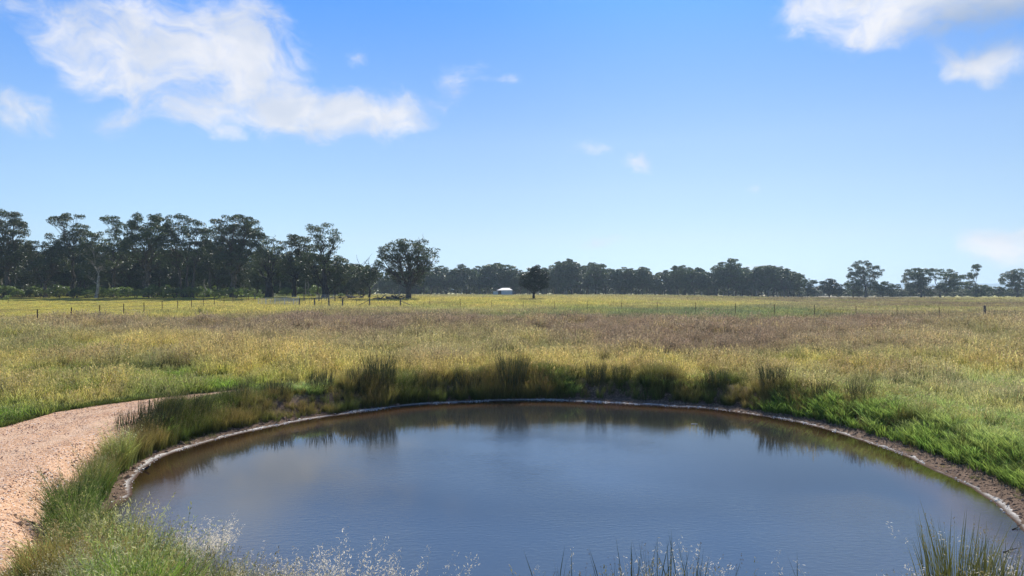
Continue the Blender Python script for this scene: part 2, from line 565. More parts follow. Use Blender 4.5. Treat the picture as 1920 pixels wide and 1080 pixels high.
def water_mat():
    m, t = mat('muddy_pond_water')
    pos = t.new('ShaderNodeNewGeometry').outputs['Position']
    sc = t.new('ShaderNodeMapping', i_Vector=pos)
    sc.inputs['Scale'].default_value = (1.0, 2.2, 1)
    sc.inputs['Rotation'].default_value = (0, 0, R(-14))
    n = t.noise(sc.outputs[0], 5.5, 5, .55, .4)
    calm = t.ss(t.noise(pos, .22, 3, .5), .38, .62, .35, 1.0)
    sh = t.new('ShaderNodeAttribute', attribute_name='tv').outputs['Vector']
    shs = t.new('ShaderNodeSeparateXYZ', i_0=sh)
    shx = shs.outputs[0]                                          # 1 at the edge, 0 from 2 m out
    n5 = t.noise(sc.outputs[0], 16, 4, .6, .3)
    hgt = t.math('MULTIPLY', t.math('ADD', n, t.math('MULTIPLY', n5, .4)), calm)
    hgt = t.math('MULTIPLY', hgt, t.math('ADD', .05, t.math('MULTIPLY', shs.outputs[1], .95)))
    nrm = bump(t, hgt, .21, .05)
    silt_reflect_col = t.mix(shx, t.mix(shs.outputs[1], (.024, .025, .024), (.056, .080, .115)), (.100, .052, .024))  # sky and bank reflections painted into the body colour; brown silt at the edge
    dif = t.new('ShaderNodeBsdfDiffuse', i_Color=silt_reflect_col)
    tr = t.new('ShaderNodeBsdfTransparent', i_Color=(.55, .34, .2))
    body = t.new('ShaderNodeMixShader', i_0=t.ss(shx, .45, 1.0, 0, .75), i_1=dif.outputs[0], i_2=tr.outputs[0])
    gl = t.new('ShaderNodeBsdfGlossy', i_Color=(1, 1, 1), i_Roughness=.012, i_Normal=nrm)
    fr = t.new('ShaderNodeFresnel', i_IOR=1.5, i_Normal=nrm)
    mx = t.new('ShaderNodeMixShader', i_0=fr.outputs[0], i_1=body.outputs[0], i_2=gl.outputs[0])
    t.new('ShaderNodeOutputMaterial', i_Surface=mx)
    return m


def blade_mat(name, base, tip, head=None, transl=.45, inst=True, rnd=.35, spec=.25):
    """grass: colour runs from the sheath (tv.x=0) to the tip (1); the tuft's own tint comes from its point"""
    m, t = mat(name)
    tv = t.new('ShaderNodeAttribute', attribute_name='tv').outputs['Vector']
    s = t.new('ShaderNodeSeparateXYZ', i_0=tv)
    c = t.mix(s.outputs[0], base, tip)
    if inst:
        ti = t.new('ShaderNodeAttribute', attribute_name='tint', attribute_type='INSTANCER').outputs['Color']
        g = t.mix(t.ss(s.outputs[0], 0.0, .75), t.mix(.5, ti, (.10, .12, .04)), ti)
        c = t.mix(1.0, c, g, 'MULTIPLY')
    if head is not None:
        c = t.mix(t.math('GREATER_THAN', s.outputs[0], 1.5), c, t.mix(.45, c, head) if inst else head)
    c = t.mix(1.0, c, t.new('ShaderNodeCombineColor', i_0=t.ss(s.outputs[1], 0, 1, 1 - rnd, 1 + rnd * .8), i_1=t.ss(s.outputs[1], 0, 1, 1 - rnd, 1 + rnd * .6),
                            i_2=t.ss(s.outputs[1], 0, 1, 1 - rnd, 1 + rnd * .6)).outputs[0], 'MULTIPLY')
    d = t.new('ShaderNodeBsdfPrincipled', i_Base_Color=c, i_Roughness=.5)
    d.inputs['Specular IOR Level'].default_value = spec
    tr = t.new('ShaderNodeBsdfTranslucent', i_Color=c)
    mx = t.new('ShaderNodeMixShader', i_0=transl, i_1=d.outputs[0], i_2=tr.outputs[0])
    t.new('ShaderNodeOutputMaterial', i_Surface=mx)
    return m


def leaf_mat(name, a, b, transl=.22, spec=.5, rough=.42):
    m, t = mat(name)
    tv = t.new('ShaderNodeAttribute', attribute_name='tv').outputs['Vector']
    s = t.new('ShaderNodeSeparateXYZ', i_0=tv)
    c = t.mix(s.outputs[0], a, b)
    oi = t.new('ShaderNodeObjectInfo').outputs['Random']
    c = t.mix(t.ss(oi, 0, 1, 0, .5), c, (.045, .050, .030))
    c = t.mix(t.ss(s.outputs[1], .88, 1.0, 0, .5), c, (.13, .125, .06))
    d = t.new('ShaderNodeBsdfPrincipled', i_Base_Color=c, i_Roughness=rough)
    d.inputs['Specular IOR Level'].default_value = spec
    tr = t.new('ShaderNodeBsdfTranslucent', i_Color=t.mix(1.0, c, (1.1, 1.3, .5), 'MULTIPLY'))
    mx = t.new('ShaderNodeMixShader', i_0=transl, i_1=d.outputs[0], i_2=tr.outputs[0])
    t.new('ShaderNodeOutputMaterial', i_Surface=mx)
    return m


M_ground, M_path, M_water = ground_mat(), path_mat(), water_mat()
M_leaf = leaf_mat('gum_leaves', (.038, .058, .025), (.135, .16, .06))
M_leaf2 = leaf_mat('shrub_leaves', (.10, .14, .05), (.22, .27, .09), .35)
M_oak = leaf_mat('she_oak_needles', (.030, .038, .026), (.060, .070, .042), .12, .3)
M_bark = simple('gum_bark', (.10, .082, .066), .9, .5, 3, .2)
M_pale = simple('pale_gum_bark', (.34, .31, .27), .85, .45, 2, .2)
M_dark = simple('dark_bark', (.045, .038, .034), .95, .4, 3, .2)  # one very dark bark tone
M_dead = simple('weathered_dead_wood', (.23, .19, .16), .9, .4, 5, .2)
M_post = simple('rusty_steel_post', (.10, .060, .045), .8, .4, 9, .3)
M_wood = simple('grey_timber_post', (.20, .17, .14), .9, .4, 8, .2)
M_wire = simple('galvanised_wire', (.14, .13, .12), .6, .2, 5, .3, .3)
M_rail = simple('galvanised_rail', (.60, .60, .62), .45, .15, 2, .5, .3)
M_white = simple('pale_shed_sheeting', (.42, .50, .56), .5, .1, 1.5, .4)
M_roof = simple('pale_roof_sheeting', (.74, .68, .64), .45, .12, 1.2, .5)
M_shade = simple('dark_shed_shade', (.07, .075, .085), .8, .2, 2, .2)  # dark colour stands for shade in the open bay; side store shares it
M_stone = simple('chalky_stones', (.70, .66, .60), .9, .5, 14, .2)
M_clod = simple('red_brown_clods', (.27, .185, .125), .95, .5, 9, .1)
M_peb = simple('reddish_pebbles', (.48, .30, .22), .9, .4, 3, .15)
M_black = simple('black_plumage', (.016, .016, .018), .5, .3, 30, .4)
M_wfeather = simple('white_plumage', (.7, .7, .68), .7, .1, 30, .2)
M_hill = simple('wooded_hill', (.06, .085, .06), .9, .3, .01, .1)

# ------------------------------------------------------------------ ground: one sheet to the horizon
def axis(lo, hi, flo, fhi, step, growth=1.055, maxstep=400):
    mid = list(np.arange(lo, hi + step / 2, step))
    a, s = mid[-1], step
    up = []
    while a < fhi:
        s = min(s * growth, maxstep)
        a += s
        up.append(a)
    a, s = mid[0], step
    dn = []
    while a > flo:
        s = min(s * growth, maxstep)
        a -= s
        dn.append(a)
    return np.array(dn[::-1] + mid + up)


gx = axis(-15.5, 13.5, -5200, 5200, .13)
gy = axis(6.0, 31.5, -300, 6500, .13, 1.035)
GXX, GYY = np.meshgrid(gx, gy)
X, Y = GXX.ravel(), GYY.ravel()
D = shore_dist(X, Y)
Z = height(X, Y, D)
inp = in_poly(X, Y, PATH_POLY)
Z = Z - np.where(inp & (D > 0), .05, 0)
nx, ny = len(gx), len(gy)
ii = (np.arange(ny - 1)[:, None] * nx + np.arange(nx - 1)[None, :]).ravel()
g = MB()
g.add(np.stack([X, Y, Z], 1), np.stack([ii, ii + 1, ii + nx + 1, ii + nx], 1))
ground = g.build('ground', M_ground, smooth=True)
tag(ground, 'paddock ground sloping down to a bare soil bank round the pond', None, None, 'structure')
tc = zone_var(X, Y)
wdt = bank_w(X, Y)
zs = np.zeros((len(X), 4), np.float32)
zs[:, 0] = np.maximum(1 - sstep(D, .9 + wdt, 1.7 + wdt), 0)
cw_ = (.16 + .38 * np.clip(fbm(X, Y, .8, 3, 55) - .2, 0, 1)) * (1 - .3 * sstep(X, 5, 9)) * (1 - .3 * sstep(-X, 5, 8))
zs[:, 1] = (1 - sstep(D, cw_ * .55, cw_)) * (D > -.03)
zs[:, 2] = sstep(Y, 60, 130)
zs[:, 3] = 1
tt = np.ones((len(X), 4), np.float32)
tt[:, :3] = tc
for nm, arr in (('tint', tt), ('zones', zs)):
    at_ = ground.data.attributes.new(nm, 'FLOAT_COLOR', 'POINT')
    at_.data.foreach_set('color', arr.ravel())
print('ground verts', len(X))

# pond water: a sheet that runs a little under the bank
ring_n = len(SHD)
wb = MB()
rings = [1.05, 1.0, .985, .96, .93, .89, .84, .78, .7, .6, .45, .25, .1]
V, A = [], []
for rr in rings:
    pts = CW + (SHD - CW) * rr
    V.append(np.concatenate([pts, np.full((ring_n, 1), WZ)], 1))
    dd = np.linalg.norm(SHD - CW, axis=1) * (1 - rr)
    A.append(np.stack([1 - sstep(dd, 0, 1.8), np.maximum(sstep(dd, 3.2, 9.3), 1 - sstep(pts[:, 1], 12, 17))], 1))
k = np.arange(ring_n)
k2 = (k + 1) % ring_n
for i in range(len(rings) - 1):
    pass
fq = np.concatenate([np.stack([i * ring_n + k, i * ring_n + k2, (i + 1) * ring_n + k2, (i + 1) * ring_n + k], 1) for i in range(len(rings) - 1)])
V.append(np.array([[CW[0], CW[1], WZ]]))
A.append(np.array([[0.0, 1.0]]))
L_ = (len(rings) - 1) * ring_n
fan = np.stack([L_ + k, L_ + k2, np.full(ring_n, L_ + ring_n), np.full(ring_n, L_ + ring_n)], 1)
wb.add(np.concatenate(V), np.concatenate([fq, fan])[:, [1, 0, 3, 3]] if False else fq[:, ::-1], np.concatenate(A))
wb.f.append(fan[:, [1, 0, 2, 2]].astype(np.int32))
wb.m.append(np.zeros(ring_n, np.int32))
wo = wb.build('pond_water', M_water)
for p_ in wo.data.polygons[:1]:
    if p_.normal.z < 0: wo.data.flip_normals()
tag(wo, 'still muddy pond water mirroring the blue sky', None, None, 'structure')

# gravel track round the pond
pb = MB()
m_ = 46
tt_ = np.linspace(0, 1, m_)
jit_i = (fbm(np.arange(PN) * .13, np.zeros(PN), 1, 4, 61) - .5) * .55
jit_o = (fbm(np.arange(PN) * .10, np.zeros(PN), 1, 4, 62) - .5) * .35
dirv = PO_ - PI_
dirl = np.linalg.norm(dirv, axis=1, keepdims=True)
dirn = dirv / np.maximum(dirl, 1e-6)
a_, b_ = PI_ + dirn * jit_i[:, None] * np.clip(dirl / 3, 0, 1), PO_ + dirn * jit_o[:, None] * np.clip(dirl / 3, 0, 1)
G = a_[:, None, :] * (1 - tt_)[None, :, None] + b_[:, None, :] * tt_[None, :, None]
gxp, gyp = G[..., 0].ravel(), G[..., 1].ravel()
zed = height(gxp, gyp).reshape(PN, m_)
lift = .02 - .10 * (1 - sstep(np.minimum(tt_, 1 - tt_), 0, .03))[None, :]
rut = (fbm(gxp, gyp, .8, 3, 63).reshape(PN, m_) - .5) * .03
zp = zed + lift + rut
ii = (np.arange(PN - 1)[:, None] * m_ + np.arange(m_ - 1)[None, :]).ravel()
pb.add(np.stack([gxp, gyp, zp.ravel()], 1), np.stack([ii, ii + m_, ii + m_ + 1, ii + 1], 1), np.stack([np.tile(tt_, PN), np.zeros(PN * m_)], 1))
po = pb.build('gravel_path', M_path, smooth=True)
tag(po, 'reddish gravel track curving round the left side of the pond', None, None, 'structure')

# far hills on the right
hb = MB()
hx = np.linspace(200, 5200, 90)
hz = 26 + 20 * sstep(hx, 1500, 2600) * (.8 + .4 * fbm(hx, hx * 0, 500, 3, 71)) - 30 * (1 - sstep(hx, 500, 1500))
prof = [(0, 0), (.25, .35), (.5, .8), (.7, 1), (1, .6)]
V = np.concatenate([np.stack([hx, np.full_like(hx, 4300 + 1000 * a), -6 + (hz + 6) * b], 1) for a, b in prof])
nn = len(hx)
ii = (np.arange(len(prof) - 1)[:, None] * nn + np.arange(nn - 1)[None, :]).ravel()
hb.add(V, np.stack([ii, ii + 1, ii + nn + 1, ii + nn], 1))
ho = hb.build('far_hills', M_hill, smooth=True)
tag(ho, 'low blue wooded hills far away on the right', None, None, 'structure')


# ------------------------------------------------------------------ grass and other ground cover
def blades(mb, rng, n, rad, h, wd, bend=.35, lean=(0, 0), head=None, hv=.35, stiff=False, levels=(0, .35, .7, 1.0), hs=1.0, headn=10, vbase=0.0):
    """n blades rooted within rad; head: None, 'spike' or 'plume'"""
    th = rng.uniform(0, 2 * np.pi, n)
    rr = rad * np.sqrt(rng.uniform(0, 1, n))
    bx, by = rr * np.cos(th), rr * np.sin(th)
    th2 = th + rng.normal(0, .8, n)
    H = h * (1 - hv * rng.uniform(0, 1, n) ** 1.0)
    bd = bend * H * rng.uniform(.25, 1.2, n)
    dx, dy = np.cos(th2) * bd + lean[0] * H, np.sin(th2) * bd + lean[1] * H
    fa = rng.uniform(0, np.pi, n)
    wx, wy = np.cos(fa), np.sin(fa)
    val = np.clip(rng.normal(.5, .25, n), 0, 1)
    V, T = [], []
    pw = 1.5 if stiff else 1.9
    for t in levels[:-1]:
        cx, cy = bx + dx * t ** pw, by + dy * t ** pw
        cz = H * (t - .12 * (bend > .5) * t ** 3)
        ww = wd * (1 - .75 * t) * .5 if not stiff else wd * .5 * (1 - .4 * t)
        V += [np.stack([cx - wx * ww, cy - wy * ww, cz], 1), np.stack([cx + wx * ww, cy + wy * ww, cz], 1)]
        T += [np.full(n, t)] * 2
    V.append(np.stack([bx + dx, by + dy, H * (1 - .12 * (bend > .5))], 1))
    T.append(np.ones(n))
    L = len(V)
    Vv = np.stack(V, 1).reshape(-1, 3)
    Tv = np.stack(T, 1).reshape(-1)
    base = np.arange(n) * L
    fs = []
    for i in range(len(levels) - 2):
        fs.append(np.stack([base + 2 * i, base + 2 * i + 1, base + 2 * i + 3, base + 2 * i + 2], 1))
    i = len(levels) - 2
    fs.append(np.stack([base + 2 * i, base + 2 * i + 1, base + 2 * i + 2, base + 2 * i + 2], 1))
    mb.add(Vv, np.concatenate(fs), np.stack([Tv, np.repeat(val, L)], 1))
    if head:
        k = headn
        tip = V[-1]
        prev = (V[-3] + V[-2]) / 2
        ax = tip - prev
        axn = ax / (np.linalg.norm(ax, axis=1, keepdims=True) + 1e-6)
        ln = (.20 if head == 'spike' else .26) * hs
        s = rng.uniform(0, 1, (n, k))
        spread = (.012 if head == 'spike' else .036) * hs
        c = tip[:, None, :] - axn[:, None, :] * (s * ln)[..., None]
        off = rng.normal(0, 1, (n, k, 3)) * spread * (.4 + s)[..., None]
        c = c + off
        if head == 'plume': c[..., 2] -= (s * .02)
        c = c.reshape(-1, 3)
        m = len(c)
        d1 = axn.repeat(k, 0) * (.5 if head == 'plume' else 1.0) + rng.normal(0, .45, (m, 3))
        d1 /= np.linalg.norm(d1, axis=1, keepdims=True)
        d2 = np.cross(d1, rng.normal(0, 1, (m, 3)))
        d2 /= np.linalg.norm(d2, axis=1, keepdims=True) + 1e-6
        la = .5 * hs * (.030 if head == 'spike' else .030) * rng.uniform(.7, 1.4, (m, 1))
        lb = la * (.30 if head == 'spike' else .22)
        Q = np.stack([c - d1 * la, c + d2 * lb, c + d1 * la, c - d2 * lb], 1).reshape(-1, 3)
        fb = np.arange(m)[:, None] * 4 + np.arange(4)[None]
        mb.add(Q, fb, np.stack([np.full(m * 4, 2.0), np.repeat(np.clip(rng.normal(.6, .25, m), 0, 1), 4)], 1))


def proto_coll(name, builders, material):
    c = bpy.data.collections.new(name)
    for i, fn in enumerate(builders):
        mb = MB()
        fn(mb, np.random.default_rng(100 + i * 7 + len(name)))
        o = bpy.data.objects.new('%s_%02d' % (name, i), mb.mesh(name, material))
        c.objects.link(o)
    return c, len(builders)


def instancer(name, pts, scl, tint, coll, label, tilt=.08, lean=None, rot=None):
    n = len(pts)
    c, k = coll
    me = bpy.data.meshes.new(name)
    me.vertices.add(n)
    me.vertices.foreach_set('co', np.asarray(pts, np.float32).ravel())
    ro = np.zeros((n, 3), np.float32)
    ro[:, 0] = RNG.normal(0, tilt, n)
    ro[:, 1] = RNG.normal(0, tilt, n)
    ro[:, 2] = RNG.uniform(0, 6.283, n)
    scl = np.asarray(scl, np.float32)
    if scl.ndim == 1: scl = np.repeat(scl[:, None], 3, 1)
    tn = np.ones((n, 4), np.float32)
    tn[:, :3] = tint
    for nm, ty, fld, arr in (('rot', 'FLOAT_VECTOR', 'vector', ro), ('scl', 'FLOAT_VECTOR', 'vector', scl),
                             ('idx', 'INT', 'value', RNG.integers(0, k, n).astype(np.int32)), ('tint', 'FLOAT_COLOR', 'color', tn)):
        a = me.attributes.new(nm, ty, 'POINT')
        a.data.foreach_set(fld, np.ascontiguousarray(arr).ravel())
    o = bpy.data.objects.new(name, me)
    COL.objects.link(o)
    ng = bpy.data.node_groups.new(name + '_scatter', 'GeometryNodeTree')
    ng.interface.new_socket('Geometry', in_out='INPUT', socket_type='NodeSocketGeometry')
    ng.interface.new_socket('Geometry', in_out='OUTPUT', socket_type='NodeSocketGeometry')
    N, L = ng.nodes, ng.links
    gi, go = N.new('NodeGroupInput'), N.new('NodeGroupOutput')
    ci = N.new('GeometryNodeCollectionInfo')
    ci.inputs['Collection'].default_value = c
    ci.inputs['Separate Children'].default_value = True
    ci.inputs['Reset Children'].default_value = True
    ip = N.new('GeometryNodeInstanceOnPoints')
    ip.inputs['Pick Instance'].default_value = True

    def na(nm, ty):
        q = N.new('GeometryNodeInputNamedAttribute')
        q.data_type = ty
        q.inputs['Name'].default_value = nm
        return q.outputs['Attribute']
    L.new(gi.outputs[0], ip.inputs['Points'])
    L.new(ci.outputs[0], ip.inputs['Instance'])
    L.new(na('idx', 'INT'), ip.inputs['Instance Index'])
    L.new(na('rot', 'FLOAT_VECTOR'), ip.inputs['Rotation'])
    L.new(na('scl', 'FLOAT_VECTOR'), ip.inputs['Scale'])
    L.new(ip.outputs[0], go.inputs[0])
    md = o.modifiers.new('scatter', 'NODES')
    md.node_group = ng
    tag(o, label, None, None, 'stuff')
    print(name, n)
    return o


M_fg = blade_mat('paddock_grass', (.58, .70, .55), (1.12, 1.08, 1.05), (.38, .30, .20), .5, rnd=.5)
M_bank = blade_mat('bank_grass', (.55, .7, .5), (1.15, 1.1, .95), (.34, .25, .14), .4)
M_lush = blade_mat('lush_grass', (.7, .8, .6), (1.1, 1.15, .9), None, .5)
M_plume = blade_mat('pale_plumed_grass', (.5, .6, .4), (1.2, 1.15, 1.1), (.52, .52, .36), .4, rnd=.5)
M_rush = blade_mat('dark_rush_stems', (.10, .10, .035), (.050, .075, .028), (.20, .13, .05), .15, False, .35, .4)
M_rushy = blade_mat('yellowed_rush_stems', (.10, .13, .04), (.20, .20, .05), (.34, .26, .08), .25, False, .4, .4)
M_dry = blade_mat('dry_pale_stalks', (.20, .22, .09), (.50, .46, .26), (.82, .77, .62), .35, False, .3)

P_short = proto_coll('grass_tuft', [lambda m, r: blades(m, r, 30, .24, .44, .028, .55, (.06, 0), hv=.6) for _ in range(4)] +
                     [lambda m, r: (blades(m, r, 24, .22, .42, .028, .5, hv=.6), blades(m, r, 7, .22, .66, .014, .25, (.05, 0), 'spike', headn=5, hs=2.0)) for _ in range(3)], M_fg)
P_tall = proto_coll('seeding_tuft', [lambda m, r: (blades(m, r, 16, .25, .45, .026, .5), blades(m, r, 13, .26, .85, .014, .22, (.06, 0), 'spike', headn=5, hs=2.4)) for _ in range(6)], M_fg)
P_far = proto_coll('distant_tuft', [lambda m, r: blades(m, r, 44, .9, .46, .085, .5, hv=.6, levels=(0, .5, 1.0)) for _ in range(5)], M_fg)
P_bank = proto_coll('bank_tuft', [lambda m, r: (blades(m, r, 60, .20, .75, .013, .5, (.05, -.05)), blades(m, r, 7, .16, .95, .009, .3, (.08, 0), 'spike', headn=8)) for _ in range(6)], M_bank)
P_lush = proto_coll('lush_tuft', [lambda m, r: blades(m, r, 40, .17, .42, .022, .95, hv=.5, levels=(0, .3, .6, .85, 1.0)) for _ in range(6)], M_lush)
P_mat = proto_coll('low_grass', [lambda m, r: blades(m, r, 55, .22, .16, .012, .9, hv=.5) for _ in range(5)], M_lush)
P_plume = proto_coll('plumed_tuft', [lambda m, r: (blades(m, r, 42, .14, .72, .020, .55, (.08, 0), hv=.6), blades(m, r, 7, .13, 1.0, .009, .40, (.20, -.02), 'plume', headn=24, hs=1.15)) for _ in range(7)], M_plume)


def scatter(n, x0, x1, y0, y1, cond):
    x, y = RNG.uniform(x0, x1, n), RNG.uniform(y0, y1, n)
    d = shore_dist(x, y)
    k = cond(x, y, d)
    return x[k], y[k], d[k]


def wedge(n, y0, y1, margin=8, power=1.0):
    """random points in the view wedge (plus margin) between two depths"""
    y = (RNG.uniform(0, 1, n) * (y1 ** (1 + power) - y0 ** (1 + power)) + y0 ** (1 + power)) ** (1 / (1 + power))
    x = RNG.uniform(-1, 1, n) * (.78 * y + margin)
    return x, y


inpath = lambda x, y: in_poly(x, y, PATH_POLY)
jitc = lambda c, s=.26: np.clip(c * (1 + RNG.normal(0, s, (len(c), 1))) * (1 + RNG.normal(0, .05, (len(c), 3))), .01, .9)

# paddock, near part
x, y = wedge(78000, 15, 62)
d = shore_dist(x, y)
w_ = bank_w(x, y)
keep = (d > w_ + 1.1) & ~inpath(x, y) & ~((x < -8) & (y < 24) & (d < 9) & (x > -13))
x, y, d = x[keep], y[keep], d[keep]
c = zone_var(x, y)
brown = np.clip((c[:, 0] / (c[:, 1] + 1e-5) - 1.12) / .3, 0, 1)
lush = np.clip((1.02 - c[:, 0] / c[:, 1]) / .3, 0, 1)
hn = fbm(x, y, 2.2, 3, 91)
pick_t = RNG.uniform(0, 1, len(x)) < (.25 + .75 * brown) * (1 - lush) * (hn > .42)
s = (.30 + 1.35 * hn) * RNG.uniform(.65, 1.3, len(x)) * (1 - .38 * lush)
s = s * (.72 + .28 * sstep(d, 1.5, 5)) * (1 + .25 * sstep(y, 35, 60))
pz = height(x, y, d)
P3 = np.stack([x, y, pz - .02], 1)
a = ~pick_t
instancer('paddock_grass', P3[a], s[a], jitc(c[a]), P_short, 'short yellow and green grass covering the paddock beyond the pond')
a = pick_t
instancer('seeding_grass', P3[a], s[a] * .92, jitc(c[a] * np.array([1, .97, .98])), P_tall, 'tall brown seeding grass in patches across the paddock')

# darker rushy tussocks standing in the paddock
x, y = wedge(9000, 22, 75, 8)
d = shore_dist(x, y)
cl_ = fbm(x, y, 5, 3, 111)
keep = (d > 2.5) & ~inpath(x, y) & (RNG.uniform(0, 1, len(x)) < np.clip((cl_ - .46) * 3.2, 0.01, 1) * .5)
x, y, d = x[keep], y[keep], d[keep]
instancer('paddock_tussocks', np.stack([x, y, height(x, y, d) - .02], 1), RNG.uniform(.55, .95, len(x)), jitc(np.array([.20, .19, .08]) * np.ones((len(x), 1)), .3), P_bank,
          'darker olive tussocks dotted through the paddock grass')

# paddock, middle and far
x, y = wedge(80000, 58, 175, 14)
c = zone_var(x, y)
hn = fbm(x, y, 4, 3, 92)
lowl = sstep(-x / y, .30, .45) * sstep(y, 58, 75)      # grazed paddock behind the left fence
fl = (x < -40.5 - .15 * (y - 59) - .5) & (y > 45)
s = (.65 + .7 * hn) * RNG.uniform(.8, 1.2, len(x)) * np.where(fl, .45, 1.0)
s = np.stack([s * 1.0, s * 1.0, s * np.where(fl, .8, 1.05)], 1)
instancer('distant_grass', np.stack([x, y, height(x, y) - .02], 1), s, jitc(c, .14), P_far, 'faded grass across the far paddock in front of the trees')
x, y = wedge(26000, 170, 340, 20)
c = zone_var(x, y)
s = RNG.uniform(.6, 1.0, len(x))
instancer('far_grass', np.stack([x, y, height(x, y) - .02], 1), np.stack([s * 1.8, s * 1.8, s * .8], 1), jitc(c, .12), P_far,
          'thin pale grass along the foot of the distant wood')

# bank vegetation: dense tall grass round the rim
x, y, d = scatter(60000, -14, 15, 5.5, 34, lambda x, y, d: (d > bank_w(x, y) + np.where(x < 2, .12, .24)) & (d < bank_w(x, y) + 2.4) & ~inpath(x, y))
th = np.degrees(np.arctan2(x - CW[0], y - CW[1]))
w_ = bank_w(x, y)
right = sstep(th, 48, 62) * (1 - sstep(th, 120, 140))
dens = np.where(right > RNG.uniform(0, 1, len(x)), .12, 1.0) * np.where(d < w_ + 1.5, 1.0, .45)
clump = fbm(x, y, 1.5, 3, 93)
keep = RNG.uniform(0, 1, len(x)) < dens * np.clip(clump * 2.0 - .25, .25, 1) * np.interp(th, [-180, -105, -95, -70, -60, -40, 60, 180], [.42, .42, .8, .8, .5, .62, .62, .42])
x, y, d, clump, th = x[keep], y[keep], d[keep], clump[keep], th[keep]
g1 = np.array([.13, .165, .045])
g2 = np.array([.30, .25, .085])
mixv = sstep(fbm(x, y, 1.1, 3, 94), .40, .62)[:, None]
cb = g1 * (1 - mixv) + g2 * mixv
s = (.45 + .85 * clump) * RNG.uniform(.7, 1.15, len(x))
s *= np.interp(th, [-180, -100, -72, -62, -48, -30, 20, 60, 180], [1.0, 1.0, .9, .55, .62, .95, .9, .75, 1.0])
instancer('bank_grass', np.stack([x, y, height(x, y, d) - .03], 1), s, jitc(cb, .2), P_bank, 'tall dark green and straw grass fringing the pond bank')

# lush bright grass: right bank and small patches on the far and left bank
def lushmask(x, y, d):
    th = np.degrees(np.arctan2(x - CW[0], y - CW[1]))
    w_ = bank_w(x, y)
    r = (th > 50) & (th < 118) & (d > w_ + .22) & (d < w_ + 3.4)
    p = (fbm(x, y, 2.0, 3, 95) > .60) & (d > w_ + .5) & (d < w_ + 2.4)
    return (r | p) & ~inpath(x, y)


x, y, d = scatter(62000, -14, 19, 5.5, 34, lushmask)
keep = RNG.uniform(0, 1, len(x)) < .42
x, y, d = x[keep], y[keep], d[keep]
w_ = bank_w(x, y)
f = sstep(d + (fbm(x, y, 1.2, 2, 131) - .5) * 2.2, w_ + .3, w_ + 1.5)[:, None]
cb = np.array([.25, .36, .085]) * (1 - f) + np.array([.46, .54, .20]) * f
s = RNG.uniform(.75, 1.35, len(x)) * (1 - .25 * f[:, 0])
instancer('lush_grass', np.stack([x, y, height(x, y, d) - .02], 1), s, jitc(cb, .18), P_lush, 'bright green broad bladed grass on the right bank of the pond')

# thin dead tufts and creeping grass on the bare soil
x, y, d = scatter(26000, -11, 13, 7, 31, lambda x, y, d: (d > .32) & (d < bank_w(x, y) + .6))
keep = RNG.uniform(0, 1, len(x)) < .16 * sstep(fbm(x, y, .6, 3, 121), .42, .62)
x, y, d = x[keep], y[keep], d[keep]
mm = RNG.uniform(0, 1, (len(x), 1))
instancer('bank_litter', np.stack([x, y, height(x, y, d) - .01], 1), RNG.uniform(.3, .9, len(x)), jitc(np.array([.34, .26, .15]) * mm + np.array([.20, .24, .08]) * (1 - mm), .25),
          P_mat, 'dead grass litter and creeping shoots on the bare soil of the bank')

# low mat along the outer edge of the track
x, y, d = scatter(60000, -19, -5, 6, 27, lambda x, y, d: ~inpath(x, y) & (d > 1.5))
dm = np.full(len(x), 9.0)
for q in (PO_, PI_):
    for i in range(0, PN, 2):
        dm = np.minimum(dm, np.hypot(x - q[i, 0], y - q[i, 1]))
keep = (dm < .55) | (RNG.uniform(0, 1, len(x)) < .10)
x, y = x[keep], y[keep]
n_ = len(x)
cb = np.array([.15, .19, .055]) * np.ones((n_, 1)) * (1 - .3 * fbm(x, y, 1, 2, 96)[:, None])
instancer('verge_grass', np.stack([x, y, height(x, y) - .01], 1), RNG.uniform(.6, 1.3, n_), jitc(cb, .2), P_mat, 'low green grass creeping along the edges of the gravel track')

# foreground left: feathery plumed grass between the track and the water
def fgmask(x, y, d):
    w_ = bank_w(x, y)
    px = 960 + F * x / np.maximum(y, 1)
    return (d > .35) & ~inpath(x, y) & (y < 17.6) & (x < -3.6) & (px > -160)


x, y, d = scatter(10500, -12, -3.4, 5.0, 17.6, fgmask)
cl_ = fbm(x, y, 1.0, 3, 97)
cl_ = .5 * cl_ + .5 * sstep(fbm(x, y, .55, 2, 197), .38, .62)
keep = (RNG.uniform(0, 1, len(x)) < np.where(y > 11.5, np.clip(cl_ * 2.4 - .4, .45, 1), np.clip(cl_ * 2.4 - .6, .14, 1)) * .80) & ~((d < .55) & (y > 14.0) & (y < 17.0)) 
x, y, d, cl_ = x[keep], y[keep], d[keep], cl_[keep]
m1 = sstep(fbm(x, y, .9, 3, 98), .42, .6)[:, None]
cb = np.array([.20, .33, .06]) * (1 - m1) + np.array([.42, .45, .14]) * m1
o_ = sstep(fbm(x, y, 1.3, 2, 99), .60, .7)[:, None]
cb = cb * (1 - o_) + np.array([.36, .22, .07]) * o_
s = (.35 + 1.05 * cl_) * RNG.uniform(.65, 1.25, len(x))
dk = sstep(fbm(x, y, .8, 2, 211), .50, .62)[:, None]
cb = cb * (1 - dk) + np.array([.13, .20, .05]) * dk  # some clumps tinted darker, shade put into their colour
s = s * np.where(960 + F * x / np.maximum(y, 1) < 120, .36, 1.0) * np.where((960 + F * x / np.maximum(y, 1) < 190) & (y < 11), .75, 1.0)
pl_ = (RNG.uniform(0, 1, len(x)) < .42) & (dk[:, 0] < .6)
P3 = np.stack([x, y, height(x, y, d) - .03], 1)
instancer('feathery_grass', P3[pl_], s[pl_], jitc(cb[pl_], .25), P_plume, 'feathery green grass with pale seed plumes between the track and the water')
